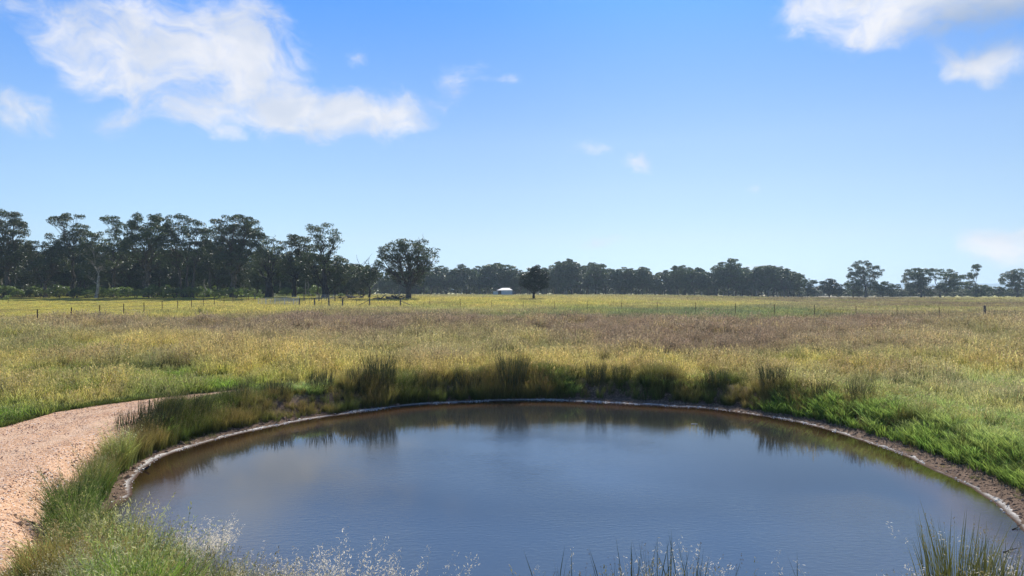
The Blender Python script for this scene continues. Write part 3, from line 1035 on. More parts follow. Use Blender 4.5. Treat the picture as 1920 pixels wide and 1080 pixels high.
instancer('long_green_grass', P3[~pl_], s[~pl_] * 1.05, jitc(cb[~pl_], .3), P_bank, 'long dark green grass blades between the track and the water')

# near bank, below the picture: grass tops reach into view
x, y, d = scatter(5200, -5.5, 12, 5.4, 9.4, lambda x, y, d: (d > .15) & (y > 5.4))
cl_ = fbm(x, y, 1.2, 3, 101)
keep = (RNG.uniform(0, 1, len(x)) < np.clip(cl_ * 3 - 1.0, .04, 1) * np.where(x < -2.2, .8, .5)) & ((x < -.6) | (x > 7.2) | (RNG.uniform(0, 1, len(x)) < .42))
x, y, d = x[keep], y[keep], d[keep]
cb = np.where((x > 5)[:, None], np.array([.34, .36, .11]), np.array([.33, .32, .15]))
s = RNG.uniform(.62, .92, len(x)) * np.where((x > -.6) & (x < 7), .92, 1.0)
instancer('near_bank_grass', np.stack([x, y, height(x, y, d) - .03], 1), s, jitc(cb, .25), P_plume, 'pale dry plumed grass along the near edge of the water')


# stones, clods and pebbles
def rock(mb, r, flat=.6):
    bm_v = []
    t = (1 + 5 ** .5) / 2
    v = np.array([(-1, t, 0), (1, t, 0), (-1, -t, 0), (1, -t, 0), (0, -1, t), (0, 1, t), (0, -1, -t), (0, 1, -t), (t, 0, -1), (t, 0, 1), (-t, 0, -1), (-t, 0, 1)]) / 1.9
    f = [(0, 11, 5), (0, 5, 1), (0, 1, 7), (0, 7, 10), (0, 10, 11), (1, 5, 9), (5, 11, 4), (11, 10, 2), (10, 7, 6), (7, 1, 8), (3, 9, 4), (3, 4, 2),
         (3, 2, 6), (3, 6, 8), (3, 8, 9), (4, 9, 5), (2, 4, 11), (6, 2, 10), (8, 6, 7), (9, 8, 1)]
    v = v * r.uniform(.65, 1.25, (12, 1)) * np.array([1, r.uniform(.6, 1), flat])
    mb.add(v, f)


P_st = proto_coll('chalk_stone', [lambda m, r: rock(m, r) for _ in range(6)], M_stone)
P_cl = proto_coll('soil_clod', [lambda m, r: rock(m, r) for _ in range(6)], M_clod)
P_pb = proto_coll('track_pebble', [lambda m, r: rock(m, r) for _ in range(6)], M_peb)
x, y, d = scatter(400000, -11, 12, 7, 30, lambda x, y, d: (d > -.02) & (d < .22))
keep = RNG.uniform(0, 1, len(x)) < .42 * sstep(fbm(x, y, .7, 3, 57), .38, .62) * np.interp(np.degrees(np.arctan2(x - CW[0], y - CW[1])), [-90, -20, 10, 40, 90], [.45, .8, .8, .5, .35])
x, y, d = x[keep], y[keep], d[keep]
instancer('shore_stones', np.stack([x, y, height(x, y, d)], 1), RNG.gamma(2, .006, len(x)) + .006, np.ones((len(x), 3)), P_st,
          'pale chalky pebbles and crust along the waterline', .5)
x, y, d = scatter(400000, -12, 13, 7, 31, lambda x, y, d: (d > .15) & (d < bank_w(x, y) + .9))
keep = RNG.uniform(0, 1, len(x)) < .25
x, y, d = x[keep], y[keep], d[keep]
instancer('soil_clods', np.stack([x, y, height(x, y, d)], 1), RNG.gamma(2, .009, len(x)) + .006, np.ones((len(x), 3)), P_cl,
          'small red brown clods on the bare soil of the bank', .5)
x, y, d = scatter(60000, -18, -5, 6, 27, lambda x, y, d: inpath(x, y))
instancer('track_pebbles', np.stack([x, y, height(x, y, d) + .02], 1), RNG.gamma(1.6, .0042, len(x)) + .004, np.ones((len(x), 3)), P_pb,
          'loose pebbles scattered over the gravel track', .5)


# ------------------------------------------------------------------ rush clumps (things)
def rush(name, px, Y, h, label, n=170, rad=.42, material=None, head=True, loc=None, lean=(0, 0), z=None):
    rng = np.random.default_rng(int(px * 7 + Y * 13))
    mb = MB()
    blades(mb, rng, n, rad, h, .015, .26, lean, None, .6, True, levels=(0, .4, .75, 1.0))
    if head:
        k = n // 3
        blades(mb, rng, k, rad, h * .93, .010, .18, lean, 'spike', .25, True, hs=.8, headn=5)
    p = at(px, Y) if loc is None else (*loc, hp(*loc))
    o = mb.build(name, material or M_rush)
    o.location = (p[0], p[1], p[2] - .04)
    tag(o, label, 'rush', 'rush clumps round the pond')
    return o


RL = [(960, 28.9, 1.85, 'tall dark rush clump at the middle of the far bank, standing in the waterline', 300, .55),
      (715, 27.5, 1.6, 'tall green rush clump on the far bank left of the centre clump', 260, .55),
      (672, 27.0, .95, 'lower rush clump just left of the tall green far bank clump', 160, .5),
      (1118, 28.8, 1.15, 'dark rush clump on the far bank right of the centre clump', 160, .4),
      (1165, 28.9, .75, 'small brown rush clump beside the bare soil of the far bank', 120, .35),
      (880, 28.6, .95, 'wide dark rush clump just left of the tall centre clump', 220, .6),
      (800, 28.2, .80, 'low rush clump between the two tall far bank clumps', 150, .5),
      (1450, 26.2, 1.15, 'rounded dark rush clump at the top of the right hand soil bank', 260, .5),
      (1345, 27.5, .75, 'low dark rush clump left of the rounded right bank clump', 170, .5),
      (1545, 24.6, .70, 'short rush clump on the right bank below the rounded clump', 130, .4),
      (1615, 23.4, .85, 'straw tipped rush clump where the right bank turns bright green', 160, .45),
      (600, 26.2, .90, 'rush clump on the left part of the far bank', 180, .5),
      (520, 25.0, .68, 'dense rush clump beside the end of the gravel track', 220, .55),
      (440, 23.6, .6, 'dark rush clump overhanging the water by the end of the track', 220, .5)]
for (px, Y, h, lb, n, rad) in RL:
    rush('rush_clump', px, Y, h, lb, n, rad)
for (px, Y, h, lb, n, rad) in [(300, 20.4, .95, 'leaning dark rush clump on the left bank beside the gravel', 260, .6),
                               (355, 21.6, .85, 'dense dark rush clump right of the leaning left bank clump', 230, .6),
                               (258, 19.4, .85, 'darkest rush clump overhanging the red soil on the left bank', 230, .55)]:
    rush('rush_clump', px, Y, h, lb, n, rad, lean=(.16, 0))
# foreground rushes rooted on the near bank, tops in view
for (px, Y, h, lb, n, rad, mt) in [
        (1795, 9.0, 1.68, 'yellowed rush clump in the lower right corner with the tallest stems', 190, .34, M_rushy),
        (1868, 9.2, 1.38, 'greener rush clump at the far lower right beside the shore', 130, .28, M_rushy),
        (1240, 8.4, 1.45, 'thin dark rush clump at the bottom right of centre', 46, .45, M_rush),
        (1320, 8.3, 1.42, 'sparse dark rush clump at the bottom with upright single stems', 34, .40, M_rush),
        (1180, 8.5, 1.42, 'sparse rush clump at the bottom, just left of the thin dark one', 26, .25, M_rush),
        (1050, 8.4, 1.3, 'few short rush stems at the bottom centre', 16, .35, M_rush),
        (1540, 8.3, 1.28, 'few thin rush stems at the bottom between the centre and corner clumps', 16, .5, M_rush)]:
    rush('rush_clump', px, Y, h, lb, n, rad, mt, True)

# plumed tussocks in the foreground (things)
def plume(px, Y, h, label, n=24, lean=(.15, 0), base_n=60, wide=.2, hn=34):
    rng = np.random.default_rng(int(px + Y * 31))
    mb = MB()
    blades(mb, rng, base_n, wide, h * .72, .012, .5, lean)
    blades(mb, rng, n, wide, h, .011, .42, lean, 'plume', .35, headn=hn, hs=1.25)
    o = mb.build('plumed_grass_tussock', M_dry)
    p = at(px, Y)
    o.location = (p[0], p[1], p[2] - .03)
    return tag(o, label, 'grass tussock', 'plumed grass tussocks on the near bank')


plume(352, 10.5, 1.0, 'silvery white plumed tussock leaning over the water at lower left', 70, (.32, 0), 70, .28, 44)
plume(560, 8.9, 1.02, 'pale plumed tussock at the bottom edge left of centre', 30)
plume(640, 8.8, 1.30, 'plumed tussock at the bottom with one tall bent seed stalk', 34, (.10, 0))
plume(690, 8.7, 1.12, 'reddish based plumed tussock right of the one with the tall stalk', 26, (.22, 0))
plume(795, 8.6, 1.16, 'small open plumed tussock at the bottom left of centre with wide stalks', 16, (.05, 0), 24, .3, 18)
plume(1265, 8.4, 1.40, 'plumed tussock drooping among the dark rushes at the bottom', 16, (.06, 0), 20, .25, 22)
plume(1015, 8.4, 1.16, 'two or three bent pale stalks at the bottom centre', 6, (.02, 0), 6, .3, 14)
plume(1420, 8.4, 1.16, 'thin pale plumed stalks at the bottom right of centre', 9, (0, 0), 10, .4, 16)
plume(1735, 8.7, 1.12, 'pale plumed tussock left of the yellowed corner rushes', 20, (-.05, 0), 30, .22, 22)
plume(470, 9.2, .95, 'low whitish plumed tussock at the bottom edge beside the silvery one', 34, (.1, 0), 50, .3, 26)

plume(1075, 8.4, 1.16, 'two pale crossing seed stalks at the bottom, left of the thin dark rushes', 6, (.05, 0), 5, .25, 16)
plume(1195, 8.5, 1.22, 'pale seed heads leaning right into the thin dark rushes', 9, (.12, 0), 10, .2, 20)
plume(1380, 8.3, 1.20, 'pale seed heads on single stems right of the thin dark rushes', 6, (-.05, 0), 6, .3, 16)
plume(1560, 8.3, 1.16, 'lone pale seed stalks at the bottom between the centre and the corner rushes', 5, (.05, 0), 5, .4, 16)
plume(1830, 8.8, 1.50, 'arching pale seed head rising out of the yellowed corner rushes', 7, (-.22, 0), 8, .2, 18)
plume(1895, 9.4, 1.15, 'pale grass tussock at the very corner by the right shore', 22, (-.05, 0), 40, .25, 22)

# ------------------------------------------------------------------ trees
def leaves(mb, rng, cen, rad, n, size, flat=.6, shade=0.0, droop=0.0):
    """n leaf sprays in a flattened clump, thicker towards its upper shell"""
    d = rng.normal(0, 1, (n, 3))
    d /= np.linalg.norm(d, axis=1, keepdims=True)
    d[:, 2] = np.where(rng.uniform(0, 1, n) < .55, np.abs(d[:, 2]), d[:, 2])
    r = rad * rng.uniform(.25, 1.0, (n, 1)) ** .55
    c = cen + d * r * np.array([1, 1, flat])
    d1 = rng.normal(0, 1, (n, 3))
    d1[:, 2] -= droop
    d1 /= np.linalg.norm(d1, axis=1, keepdims=True)
    d2 = np.cross(d1, rng.normal(0, 1, (n, 3)))
    d2 /= np.linalg.norm(d2, axis=1, keepdims=True) + 1e-6
    la = size * rng.uniform(.6, 1.3, (n, 1)) * .5
    lb = la * rng.uniform(.35, .65, (n, 1))
    Q = np.stack([c - d1 * la, c + d2 * lb, c + d1 * la, c - d2 * lb], 1).reshape(-1, 3)
    a = np.stack([np.repeat(np.clip(rng.normal(.45 + shade, .25, n), 0, 1), 4), np.repeat(rng.uniform(0, 1, n), 4)], 1)
    mb.add(Q, np.arange(n)[:, None] * 4 + np.arange(4)[None], a)


def curve(p, q, rng, sag=0.0, n=6, wob=.06):
    p, q = np.array(p, float), np.array(q, float)
    t = np.linspace(0, 1, n)[:, None]
    L = np.linalg.norm(q - p)
    c = p * (1 - t) + q * t
    c[:, 2] += (np.sin(t[:, 0] * np.pi) * sag * L)
    c[1:-1] += rng.normal(0, wob * L, (n - 2, 3)) * np.array([1, 1, .5])
    return c


def make_tree(lobes, H, seed, trunk_r=.35, leaf=.36, dens=1.0, fork=.3, bark=None, leafm=None, clump=1.15, lean=0.0, bare=0, droop=.3, stems=1, twig=True,
              name='gum_tree', flat=.72):
    """lobes: (x, z, rx, rz) in the tree's own metres; depth is invented. returns (trunk mesh, crown mesh)"""
    rng = np.random.default_rng(seed)
    tm, cm = MB(), MB()
    fz = H * fork
    tops = []
    for s_ in range(stems):
        ox = (s_ - (stems - 1) / 2) * trunk_r * 2.2
        tx = lean * fz + ox * 2.2
        pts = curve((ox, 0, -.4), (tx, rng.normal(0, .2), fz), rng, 0, 6, .025)
        rr = trunk_r * (1 if stems == 1 else .75)
        rad = rr * np.array([1.5, 1.08, .95, .88, .82, .78])
        tm.tube(pts, rad, 9)
        tops.append(pts[-1])
    lobes = [(l[0], l[1], l[2] * 1.22, l[3] * 1.25) for l in lobes]
    for li, (lx, lz, rx, rz) in enumerate(lobes):
        ly = rng.normal(0, max(rx, 1.0) * .55)
        ry = rx * rng.uniform(.75, 1.0)
        tp = tops[int(np.argmin([abs(t_[0] - lx) for t_ in tops]))]
        z0 = min(fz, max(lz - rz * .8 - abs(lx) * .5, fz * .55))
        st = np.array([tp[0] * z0 / fz, tp[1] * z0 / fz, z0]) if z0 < fz else tp
        low = np.array([lx * .85, ly * .8, lz - rz * .45])
        br = curve(st, low, rng, -.05, 7, .045)
        r0 = trunk_r * (.16 + .26 * min(1, rx * rz / 9))
        tm.tube(br, np.linspace(r0, r0 * .38, 7), 6)
        vol = rx * rz
        k = max(4, int(vol / clump ** 2 * 3.8))
        for j in range(k):
            dd = rng.normal(0, 1, 3)
            dd /= np.linalg.norm(dd)
            if dd[2] < 0 and rng.uniform() < .35: dd[2] *= -1
            rad_ = rng.uniform(.35, 1.0) ** .6
            c = np.array([lx, ly, lz]) + dd * rad_ * np.array([rx, ry, rz])
            cr = clump * rng.uniform(.6, 1.15)
            leaves(cm, rng, c, cr, max(6, int(150 * dens * (cr / .34 / 3.2) ** 2 * (.34 / leaf) ** 1.3)), leaf, flat, rng.normal(0, .13), droop)
            if twig:
                t0 = br[rng.integers(3, 7)]
                tm.tube(curve(t0, c - np.array([0, 0, cr * .2]), rng, .03, 4, .05), np.linspace(min(.06, r0 * .4), .02, 4), 4, cap=False)
    for b_ in range(bare):                 # dead bare twigs sticking out of the crown
        l = lobes[rng.integers(0, len(lobes))]
        p0 = np.array([l[0] * .6, 0, l[1]])
        an = rng.uniform(-1.0, 1.0)
        L = rng.uniform(.6, 1.5) + l[3]
        q = p0 + np.array([math.sin(an) * L, rng.normal(0, .6), abs(math.cos(an)) * L])
        c = curve(p0, q, rng, 0, 5, .05)
        tm.tube(c, np.linspace(.09, .03, 5), 4)
        for _ in range(3):
            m0 = c[rng.integers(2, 5)]
            tm.tube(curve(m0, m0 + rng.normal(0, .6, 3) + np.array([0, 0, .5]), rng, 0, 3), [.045, .03, .02], 4)
    return tm.mesh(name + '_trunk', bark or M_bark), cm.mesh(name + '_crown', leafm or M_leaf)


def plant(name, meshes, loc, label, cat, group=None, rz=0.0, sc=1.0):
    o = empty(name, loc, label, cat, group, rz)
    o.scale = (sc, sc, sc) if not isinstance(sc, tuple) else sc
    for nm, me in zip(('trunk', 'crown'), meshes):
        c = bpy.data.objects.new(nm, me)
        COL.objects.link(c)
        c.parent = o
    return o


def px_tree(name, px, base_py, Y, lobes_px, label, cat='tree', group=None, **kw):
    """lobes given in photo pixels (x, y, rx, ry); turned into metres at distance Y"""
    k = Y / F
    loc = at(px, Y)
    bpy_ = HY + F * (CZ - loc[2]) / Y
    lob = [((a - px) * k, (bpy_ - b) * k, c * k, d * k) for a, b, c, d in lobes_px]
    H = max(l[1] + l[3] for l in lob)
    ms = make_tree(lob, H, int(px * 3 + Y), name=name, **kw)
    return plant(name, ms, loc, label, cat, group)


# --- the single trees standing in the open
px_tree('gum_tree', 766, 560, 150, [(740, 475, 26, 20), (765, 470, 24, 18), (790, 480, 20, 18), (725, 497, 18, 16), (765, 500, 30, 22), (808, 482, 13, 15),
                                    (798, 505, 16, 12), (735, 515, 16, 12), (775, 522, 20, 14), (752, 458, 8, 7), (790, 458, 8, 7)],
        'broad dark gum tree standing alone left of the centre with its shadow on the grass', group=None, trunk_r=.62, leaf=.30, fork=.26, dens=.62, clump=.9, bare=5, stems=1)
px_tree('she_oak_tree', 1001, 560, 150, [(1004, 513, 15, 10), (991, 523, 14, 10), (1015, 523, 13, 10), (1001, 535, 20, 9), (1003, 505, 9, 7), (984, 534, 9, 8), (1021, 533, 9, 8)],
        'small round dark tree standing alone in front of the distant wood', leafm=M_oak, trunk_r=.32, leaf=.25, fork=.2, dens=1.3, clump=.72, bark=M_dark, droop=1.0)
px_tree('gum_tree', 693, 556, 148, [(690, 508, 16, 6), (676, 515, 12, 10), (706, 514, 14, 9), (693, 522, 16, 12), (668, 505, 8, 4), (710, 500, 7, 4)],
        'thin dead topped tree with bare upright twigs left of the broad gum', trunk_r=.26, leaf=.26, fork=.33, dens=.6, clump=.8, bare=9, bark=M_dark)
px_tree('gum_tree', 605, 556, 152, [(605, 430, 20, 9), (596, 442, 14, 10), (630, 440, 13, 9), (632, 455, 10, 10), (612, 455, 18, 10), (600, 468, 10, 8), (622, 470, 8, 8)],
        'tallest slender gum with an open high crown at the right end of the left wood', trunk_r=.50, leaf=.28, fork=.45, dens=.55, clump=.85, bark=M_dark, lean=.03)
px_tree('gum_tree', 614, 556, 156, [(590, 492, 22, 18), (625, 495, 24, 16), (645, 512, 18, 16), (600, 515, 25, 16), (635, 528, 20, 12), (580, 515, 15, 14)],
        'wide low crowned tree round the foot of the tallest slender gum', trunk_r=.45, leaf=.30, fork=.22, dens=1.0, clump=.95, bark=M_dark)
px_tree('gum_tree', 503, 557, 158, [(500, 465, 16, 10), (495, 485, 22, 14), (520, 480, 16, 14), (505, 505, 22, 14), (478, 500, 16, 14), (512, 455, 8, 6)],
        'gum with a very thick black trunk and thin grey twigs behind the stock yard', trunk_r=.95, leaf=.28, fork=.34, dens=.8, clump=.9, bark=M_dark, bare=8)
px_tree('gum_tree', 552, 556, 160, [(560, 455, 22, 10), (545, 465, 18, 12), (572, 470, 14, 10), (555, 485, 24, 14), (575, 490, 14, 12), (535, 500, 16, 14), (560, 510, 24, 14)],
        'round topped gum between the thick black trunk and the tallest slender gum', trunk_r=.5, leaf=.30, fork=.3, clump=1.0, bark=M_dark)

LF = [  # front of the left wood: px, Y, lobes, label, kwargs
    (438, 166, [(440, 418, 26, 12), (415, 415, 12, 7), (462, 428, 22, 12), (410, 435, 22, 14), (440, 440, 34, 18), (480, 448, 14, 12), (425, 465, 30, 16), (465, 470, 22, 16), (440, 490, 30, 16), (400, 480, 16, 16)],
     'massive dense gum with the widest dark crown in the left wood', dict(trunk_r=.8, fork=.28, clump=1.1)),
    (350, 168, [(335, 413, 16, 8), (355, 422, 18, 9), (325, 432, 14, 10), (350, 445, 24, 14), (375, 440, 14, 10), (345, 468, 28, 16), (370, 480, 20, 14), (330, 490, 20, 14)],
     'tall gum with several slender bare stems left of the massive dense gum', dict(trunk_r=.42, fork=.4, stems=3, clump=1.0, dens=.85)),
    (275, 166, [(258, 406, 9, 6), (268, 415, 22, 9), (300, 415, 20, 9), (245, 425, 16, 9), (320, 425, 12, 8), (275, 435, 34, 14), (310, 445, 22, 14), (245, 450, 18, 14), (275, 465, 32, 16), (300, 485, 26, 14)],
     'broad spreading gum with a flat lumpy top left of the slender stemmed gum', dict(trunk_r=.75, fork=.3, clump=1.1)),
    (213, 168, [(210, 413, 16, 7), (222, 424, 12, 7), (215, 437, 12, 7), (205, 460, 24, 12), (225, 475, 22, 14), (195, 485, 22, 14)],
     'pale limbed gum with a small open tuft at its top', dict(trunk_r=.4, fork=.4, clump=.95, dens=.8, bark=None)),
    (136, 168, [(122, 410, 10, 6), (142, 408, 12, 6), (130, 420, 18, 8), (118, 424, 8, 5), (150, 428, 14, 7), (135, 440, 20, 10), (158, 440, 12, 8), (102, 445, 9, 5), (128, 455, 20, 10), (150, 462, 14, 10)],
     'tall open gum with tiered leaf clumps standing against the sky at left', dict(trunk_r=.42, fork=.42, clump=.85, dens=.85)),
    (85, 164, [(70, 460, 14, 7), (90, 465, 22, 10), (60, 475, 14, 10), (110, 475, 18, 12), (80, 490, 32, 16), (110, 500, 24, 14), (60, 505, 22, 14)],
     'rounded grey green gum below the tall open one', dict(trunk_r=.45, fork=.25, clump=1.0)),
    (12, 166, [(8, 402, 18, 7), (38, 408, 12, 6), (0, 418, 24, 10), (35, 425, 18, 10), (10, 440, 34, 14), (45, 440, 12, 6), (5, 465, 34, 14), (38, 470, 20, 14), (15, 495, 34, 16)],
     'tall gum at the left edge of the picture with a ragged dark crown', dict(trunk_r=.6, fork=.3, clump=1.05)),
    (180, 160, [(178, 450, 18, 10), (165, 470, 16, 12), (190, 475, 18, 12), (175, 495, 26, 14), (160, 510, 20, 12)],
     'leaning gum with pale limbs in the middle of the left wood', dict(trunk_r=.35, fork=.35, clump=.95, lean=.12, bark=M_pale)),
    (392, 170, [(388, 440, 14, 9), (380, 460, 18, 12), (398, 475, 20, 14), (385, 495, 20, 14)],
     'narrow gum squeezed against the massive dense gum', dict(trunk_r=.32, fork=.4, clump=.95)),
    (650, 185, [(650, 505, 16, 9), (636, 515, 14, 10), (664, 515, 14, 10), (650, 528, 22, 12)],
     'low grey tree closing the right end of the left wood', dict(trunk_r=.3, fork=.25, clump=.95)),
]
for (px, Y, lob, lb, kw) in LF:
    px_tree('gum_tree', px, 556, Y, lob, lb, group='gums along the front of the left wood', **{'leaf': .32, **kw})

# --- shared variants for the wood behind and for the far wood
def variant(seed, H, wd, trunk=.3, leaf=.42, dens=.8, clump=1.25, tall=.5, bark=None, flat=.55, twig=True):
    r = np.random.default_rng(seed)
    lob = []
    n = r.integers(9, 13)
    for i in range(n):
        t = i / (n - 1)
        z = H * (tall * .62 + (1 - tall * .62) * (.25 + .68 * t))
        spread = wd * .5 * math.sin(math.pi * (.22 + .68 * (1 - t)))
        lob.append((r.uniform(-1, 1) * spread, z * r.uniform(.93, 1.0), wd * .22 * r.uniform(.8, 1.3), H * .085 * r.uniform(.8, 1.3)))
    return make_tree(lob, H, seed, trunk, leaf, dens, .3 + .2 * tall, bark=bark, clump=clump, flat=flat, twig=twig)


VB = [variant(300 + i, 17, 10 + (i % 3), .28, .46, .8, 1.3, (.05, .5, .2, .6, .0, .35)[i], M_bark if i % 3 else M_pale) for i in range(6)]
VF = [variant(400 + i, 16, 11 + 2 * (i % 3), .30, .55, .8, 1.4, .05 + .14 * (i % 3), M_pale if i % 3 == 0 else M_bark) for i in range(9)]
r_ = np.random.default_rng(5)


def where(px, marks):
    for lim, txt in marks:
        if px < lim: return txt
    return marks[-1][1]


WOODL = [(40, 'at the left edge, behind the ragged dark gum'), (110, 'behind the rounded grey green gum'), (175, 'behind the tall open gum with tiered clumps'),
         (240, 'behind the gum with the small open top tuft'), (320, 'behind the broad spreading flat topped gum'), (385, 'behind the slender stemmed gum'),
         (480, 'behind the massive dense gum'), (530, 'behind the thick black trunk'), (585, 'behind the stock yard'), (640, 'behind the tallest slender gum'), (9999, 'at the right end of the left wood')]
FARL = [(720, 'seen past the dead topped tree'), (820, 'behind the broad lone gum'), (880, 'right of the broad lone gum'), (920, 'just left of the white shed'), (965, 'behind the white shed'),
        (1040, 'behind the small round lone tree'), (1100, 'beside the highest rounded crown'), (1180, 'right of the highest rounded crown'), (1260, 'in the even middle of its skyline'),
        (1330, 'left of the spiky sprigged gum'), (1400, 'around the spiky sprigged gum'), (1460, 'around the pale trunked gum'), (9999, 'at its right end by the forked gum')]


def put(vs, px, Y, H, group, label, Hv, wf=1.0, name='gum_tree'):
    i = r_.integers(0, len(vs))
    s = H / Hv
    return plant(name, vs[i], at(px, Y, -.1), label, 'tree', group, r_.uniform(0, 6.28), (s * wf, s * wf, s))


# deeper rows of the left wood
def thicket(name, n, px0, px1, Y0, Y1, smin, smax, label):
    c = bpy.data.collections.new(name)
    for i, v in enumerate((VF[0], VF[3], VF[6], VB[0], VB[4])):
        o_ = bpy.data.objects.new('%s_%02d' % (name, i), v[1])
        c.objects.link(o_)
    yy = RNG.uniform(Y0, Y1, n)
    xx = (RNG.uniform(px0, px1, n) - 960) / F * yy
    ss_ = RNG.uniform(smin, smax, n)
    zz = height(xx, yy) - 16 * ss_ * .14
    instancer(name, np.stack([xx, yy, zz], 1), np.stack([ss_ * 1.5, ss_ * 1.5, ss_], 1), np.ones((n, 3)), (c, 5), label, .03)


thicket('thicket', 260, -120, 690, 215, 300, .35, .60, 'dark undergrowth and saplings filling the depth of the left wood')
thicket('far_thicket', 420, 600, 1500, 362, 430, .30, .50, 'dark mass of trees and undergrowth deep in the distant wood')
thicket('skyline_thicket', 170, 1480, 2050, 370, 460, .22, .36, 'low hazy scrub along the foot of the right skyline')

for row, (Y, tops, step) in enumerate([(182, 470, 27), (198, 474, 24), (222, 480, 22), (255, 488, 20)]):
    px = -60 + row * 9
    while px < 690:
        py = tops + r_.uniform(-12, 12) + max(0, (px - 480)) * .13
        Yj = Y + r_.uniform(-6, 6)
        z = at(px, Yj)[2]
        Ht = CZ + (HY - py) * Yj / F - z
        put(VB, px, Yj, Ht, 'gums deeper in the left wood', ('shaded gum ', 'dim gum ', 'faint gum ', 'deepest gum ')[row] + where(px, WOODL), 17, r_.uniform(.9, 1.15))
        px += step * r_.uniform(.75, 1.25)

# far wood: skyline heights along the row
SKX = [640, 700, 790, 850, 890, 930, 975, 1000, 1030, 1065, 1110, 1140, 1200, 1240, 1290, 1330, 1375, 1410, 1450, 1490]
SKY_ = [512, 510, 508, 500, 502, 494, 500, 505, 502, 491, 494, 506, 505, 508, 497, 508, 494, 504, 500, 513]
for row, (Y, dz, step) in enumerate([(330, 0, 15), (350, 4, 15)]):
    px = 640 + row * 8
    while px < (1500 if row == 0 else 1520):
        py = np.interp(px, SKX, SKY_) + r_.uniform(-7, 9) + dz
        if row == 0: py += 5 * (r_.uniform() < .4)
        Yj = Y + r_.uniform(-5, 5)
        z = at(px, Yj)[2]
        Ht = CZ + (HY - py) * Yj / F - z
        put(VF, px, Yj, Ht, 'trees of the distant wood', ('hazy front gum of the distant wood, ', 'hazy gum deeper in the distant wood, ')[row] + where(px, FARL), 16, r_.uniform(.85, 1.15))
        px += step * r_.uniform(.7, 1.3)
for px, py, wd, lb in [(1062, 490, 1.15, 'highest rounded crown of the distant wood, right of the small round tree'),
                       (1118, 493, 1.0, 'open crowned gum just right of the highest rounded crown of the distant wood'),
                       (1365, 489, .9, 'gum with spiky sprigs above the right part of the distant wood'),
                       (933, 492, 1.25, 'wide flat crowned gum rising directly above the white shed')]:
    z = at(px, 326)[2]
    o = put(VF, px, 326, CZ + (HY - py) * 326 / F - z, 'trees of the distant wood', lb, 16, wd)

# right part: separate trees with their own outlines
RT = [
    (1470, [(1462, 522, 12, 6), (1490, 520, 10, 6), (1478, 535, 18, 8), (1452, 528, 8, 6)], 'low forked gum with sky between its limbs at the right end of the distant wood', dict(trunk_r=.4, fork=.3, dens=.8)),
    (1440, [(1432, 505, 14, 5), (1450, 506, 12, 6), (1440, 518, 18, 8), (1420, 520, 12, 8)], 'pale trunked gum with light showing below its crown near the end of the distant wood', dict(trunk_r=.45, fork=.45, dens=.9, bark=M_pale)),
    (1555, [(1553, 532, 14, 8), (1545, 542, 16, 9), (1565, 543, 15, 9)], 'rounded dark tree in the gap left of the tall right hand gum', dict(trunk_r=.3, fork=.2, dens=1.1, leafm=M_oak)),
    (1623, [(1621, 496, 16, 6), (1610, 506, 14, 7), (1634, 508, 14, 7), (1621, 518, 18, 8), (1600, 520, 9, 7), (1643, 518, 8, 5), (1622, 532, 16, 8)], 'tallest gum right of the gap, with an open pyramid crown', dict(trunk_r=.5, fork=.3, dens=.8, clump=1.2)),
    (1600, [(1592, 535, 14, 8), (1606, 541, 14, 9)], 'dark low tree at the left foot of the tall right hand gum', dict(trunk_r=.3, fork=.2)),
    (1655, [(1655, 536, 14, 7), (1645, 544, 14, 8), (1668, 544, 14, 8)], 'low dark trees\' foremost round crown between the two big right hand gums', dict(trunk_r=.3, fork=.2)),
    (1727, [(1725, 510, 16, 6), (1708, 518, 14, 6), (1735, 520, 18, 9), (1715, 530, 18, 9), (1730, 541, 22, 10)], 'wide flat topped gum, left half of the big right hand pair', dict(trunk_r=.5, fork=.25, dens=1.0, clump=1.25)),
    (1762, [(1757, 512, 12, 6), (1775, 514, 12, 6), (1765, 524, 18, 9), (1790, 519, 6, 4), (1760, 540, 20, 10), (1785, 541, 10, 7)], 'wide gum with a paler crown, right half of the big right hand pair', dict(trunk_r=.5, fork=.25, dens=1.0, clump=1.25)),
    (1830, [(1831, 504, 8, 6), (1822, 516, 7, 4), (1832, 520, 8, 4), (1810, 520, 5, 3), (1828, 537, 17, 8), (1832, 545, 18, 8)], 'thin gum with a small pompom top above a low dense crown near the hills', dict(trunk_r=.35, fork=.35, dens=1.0, clump=1.0)),
    (1872, [(1870, 545, 12, 6), (1880, 549, 10, 5)], 'small low tree in front of the blue hills', dict(trunk_r=.22, fork=.2, dens=1.0, clump=1.0)),
    (1908, [(1915, 512, 18, 7), (1898, 518, 12, 7), (1912, 525, 22, 9), (1900, 536, 14, 8), (1925, 538, 16, 9)], 'gum cut by the right edge of the picture', dict(trunk_r=.5, fork=.3, dens=1.0, clump=1.25)),
]
for (px, lob, lb, kw) in RT:
    px_tree('gum_tree', px, 558, 326, lob, lb, group='separate trees on the right skyline', **{'leaf': .46, 'clump': 1.2, **kw})
px = 1500
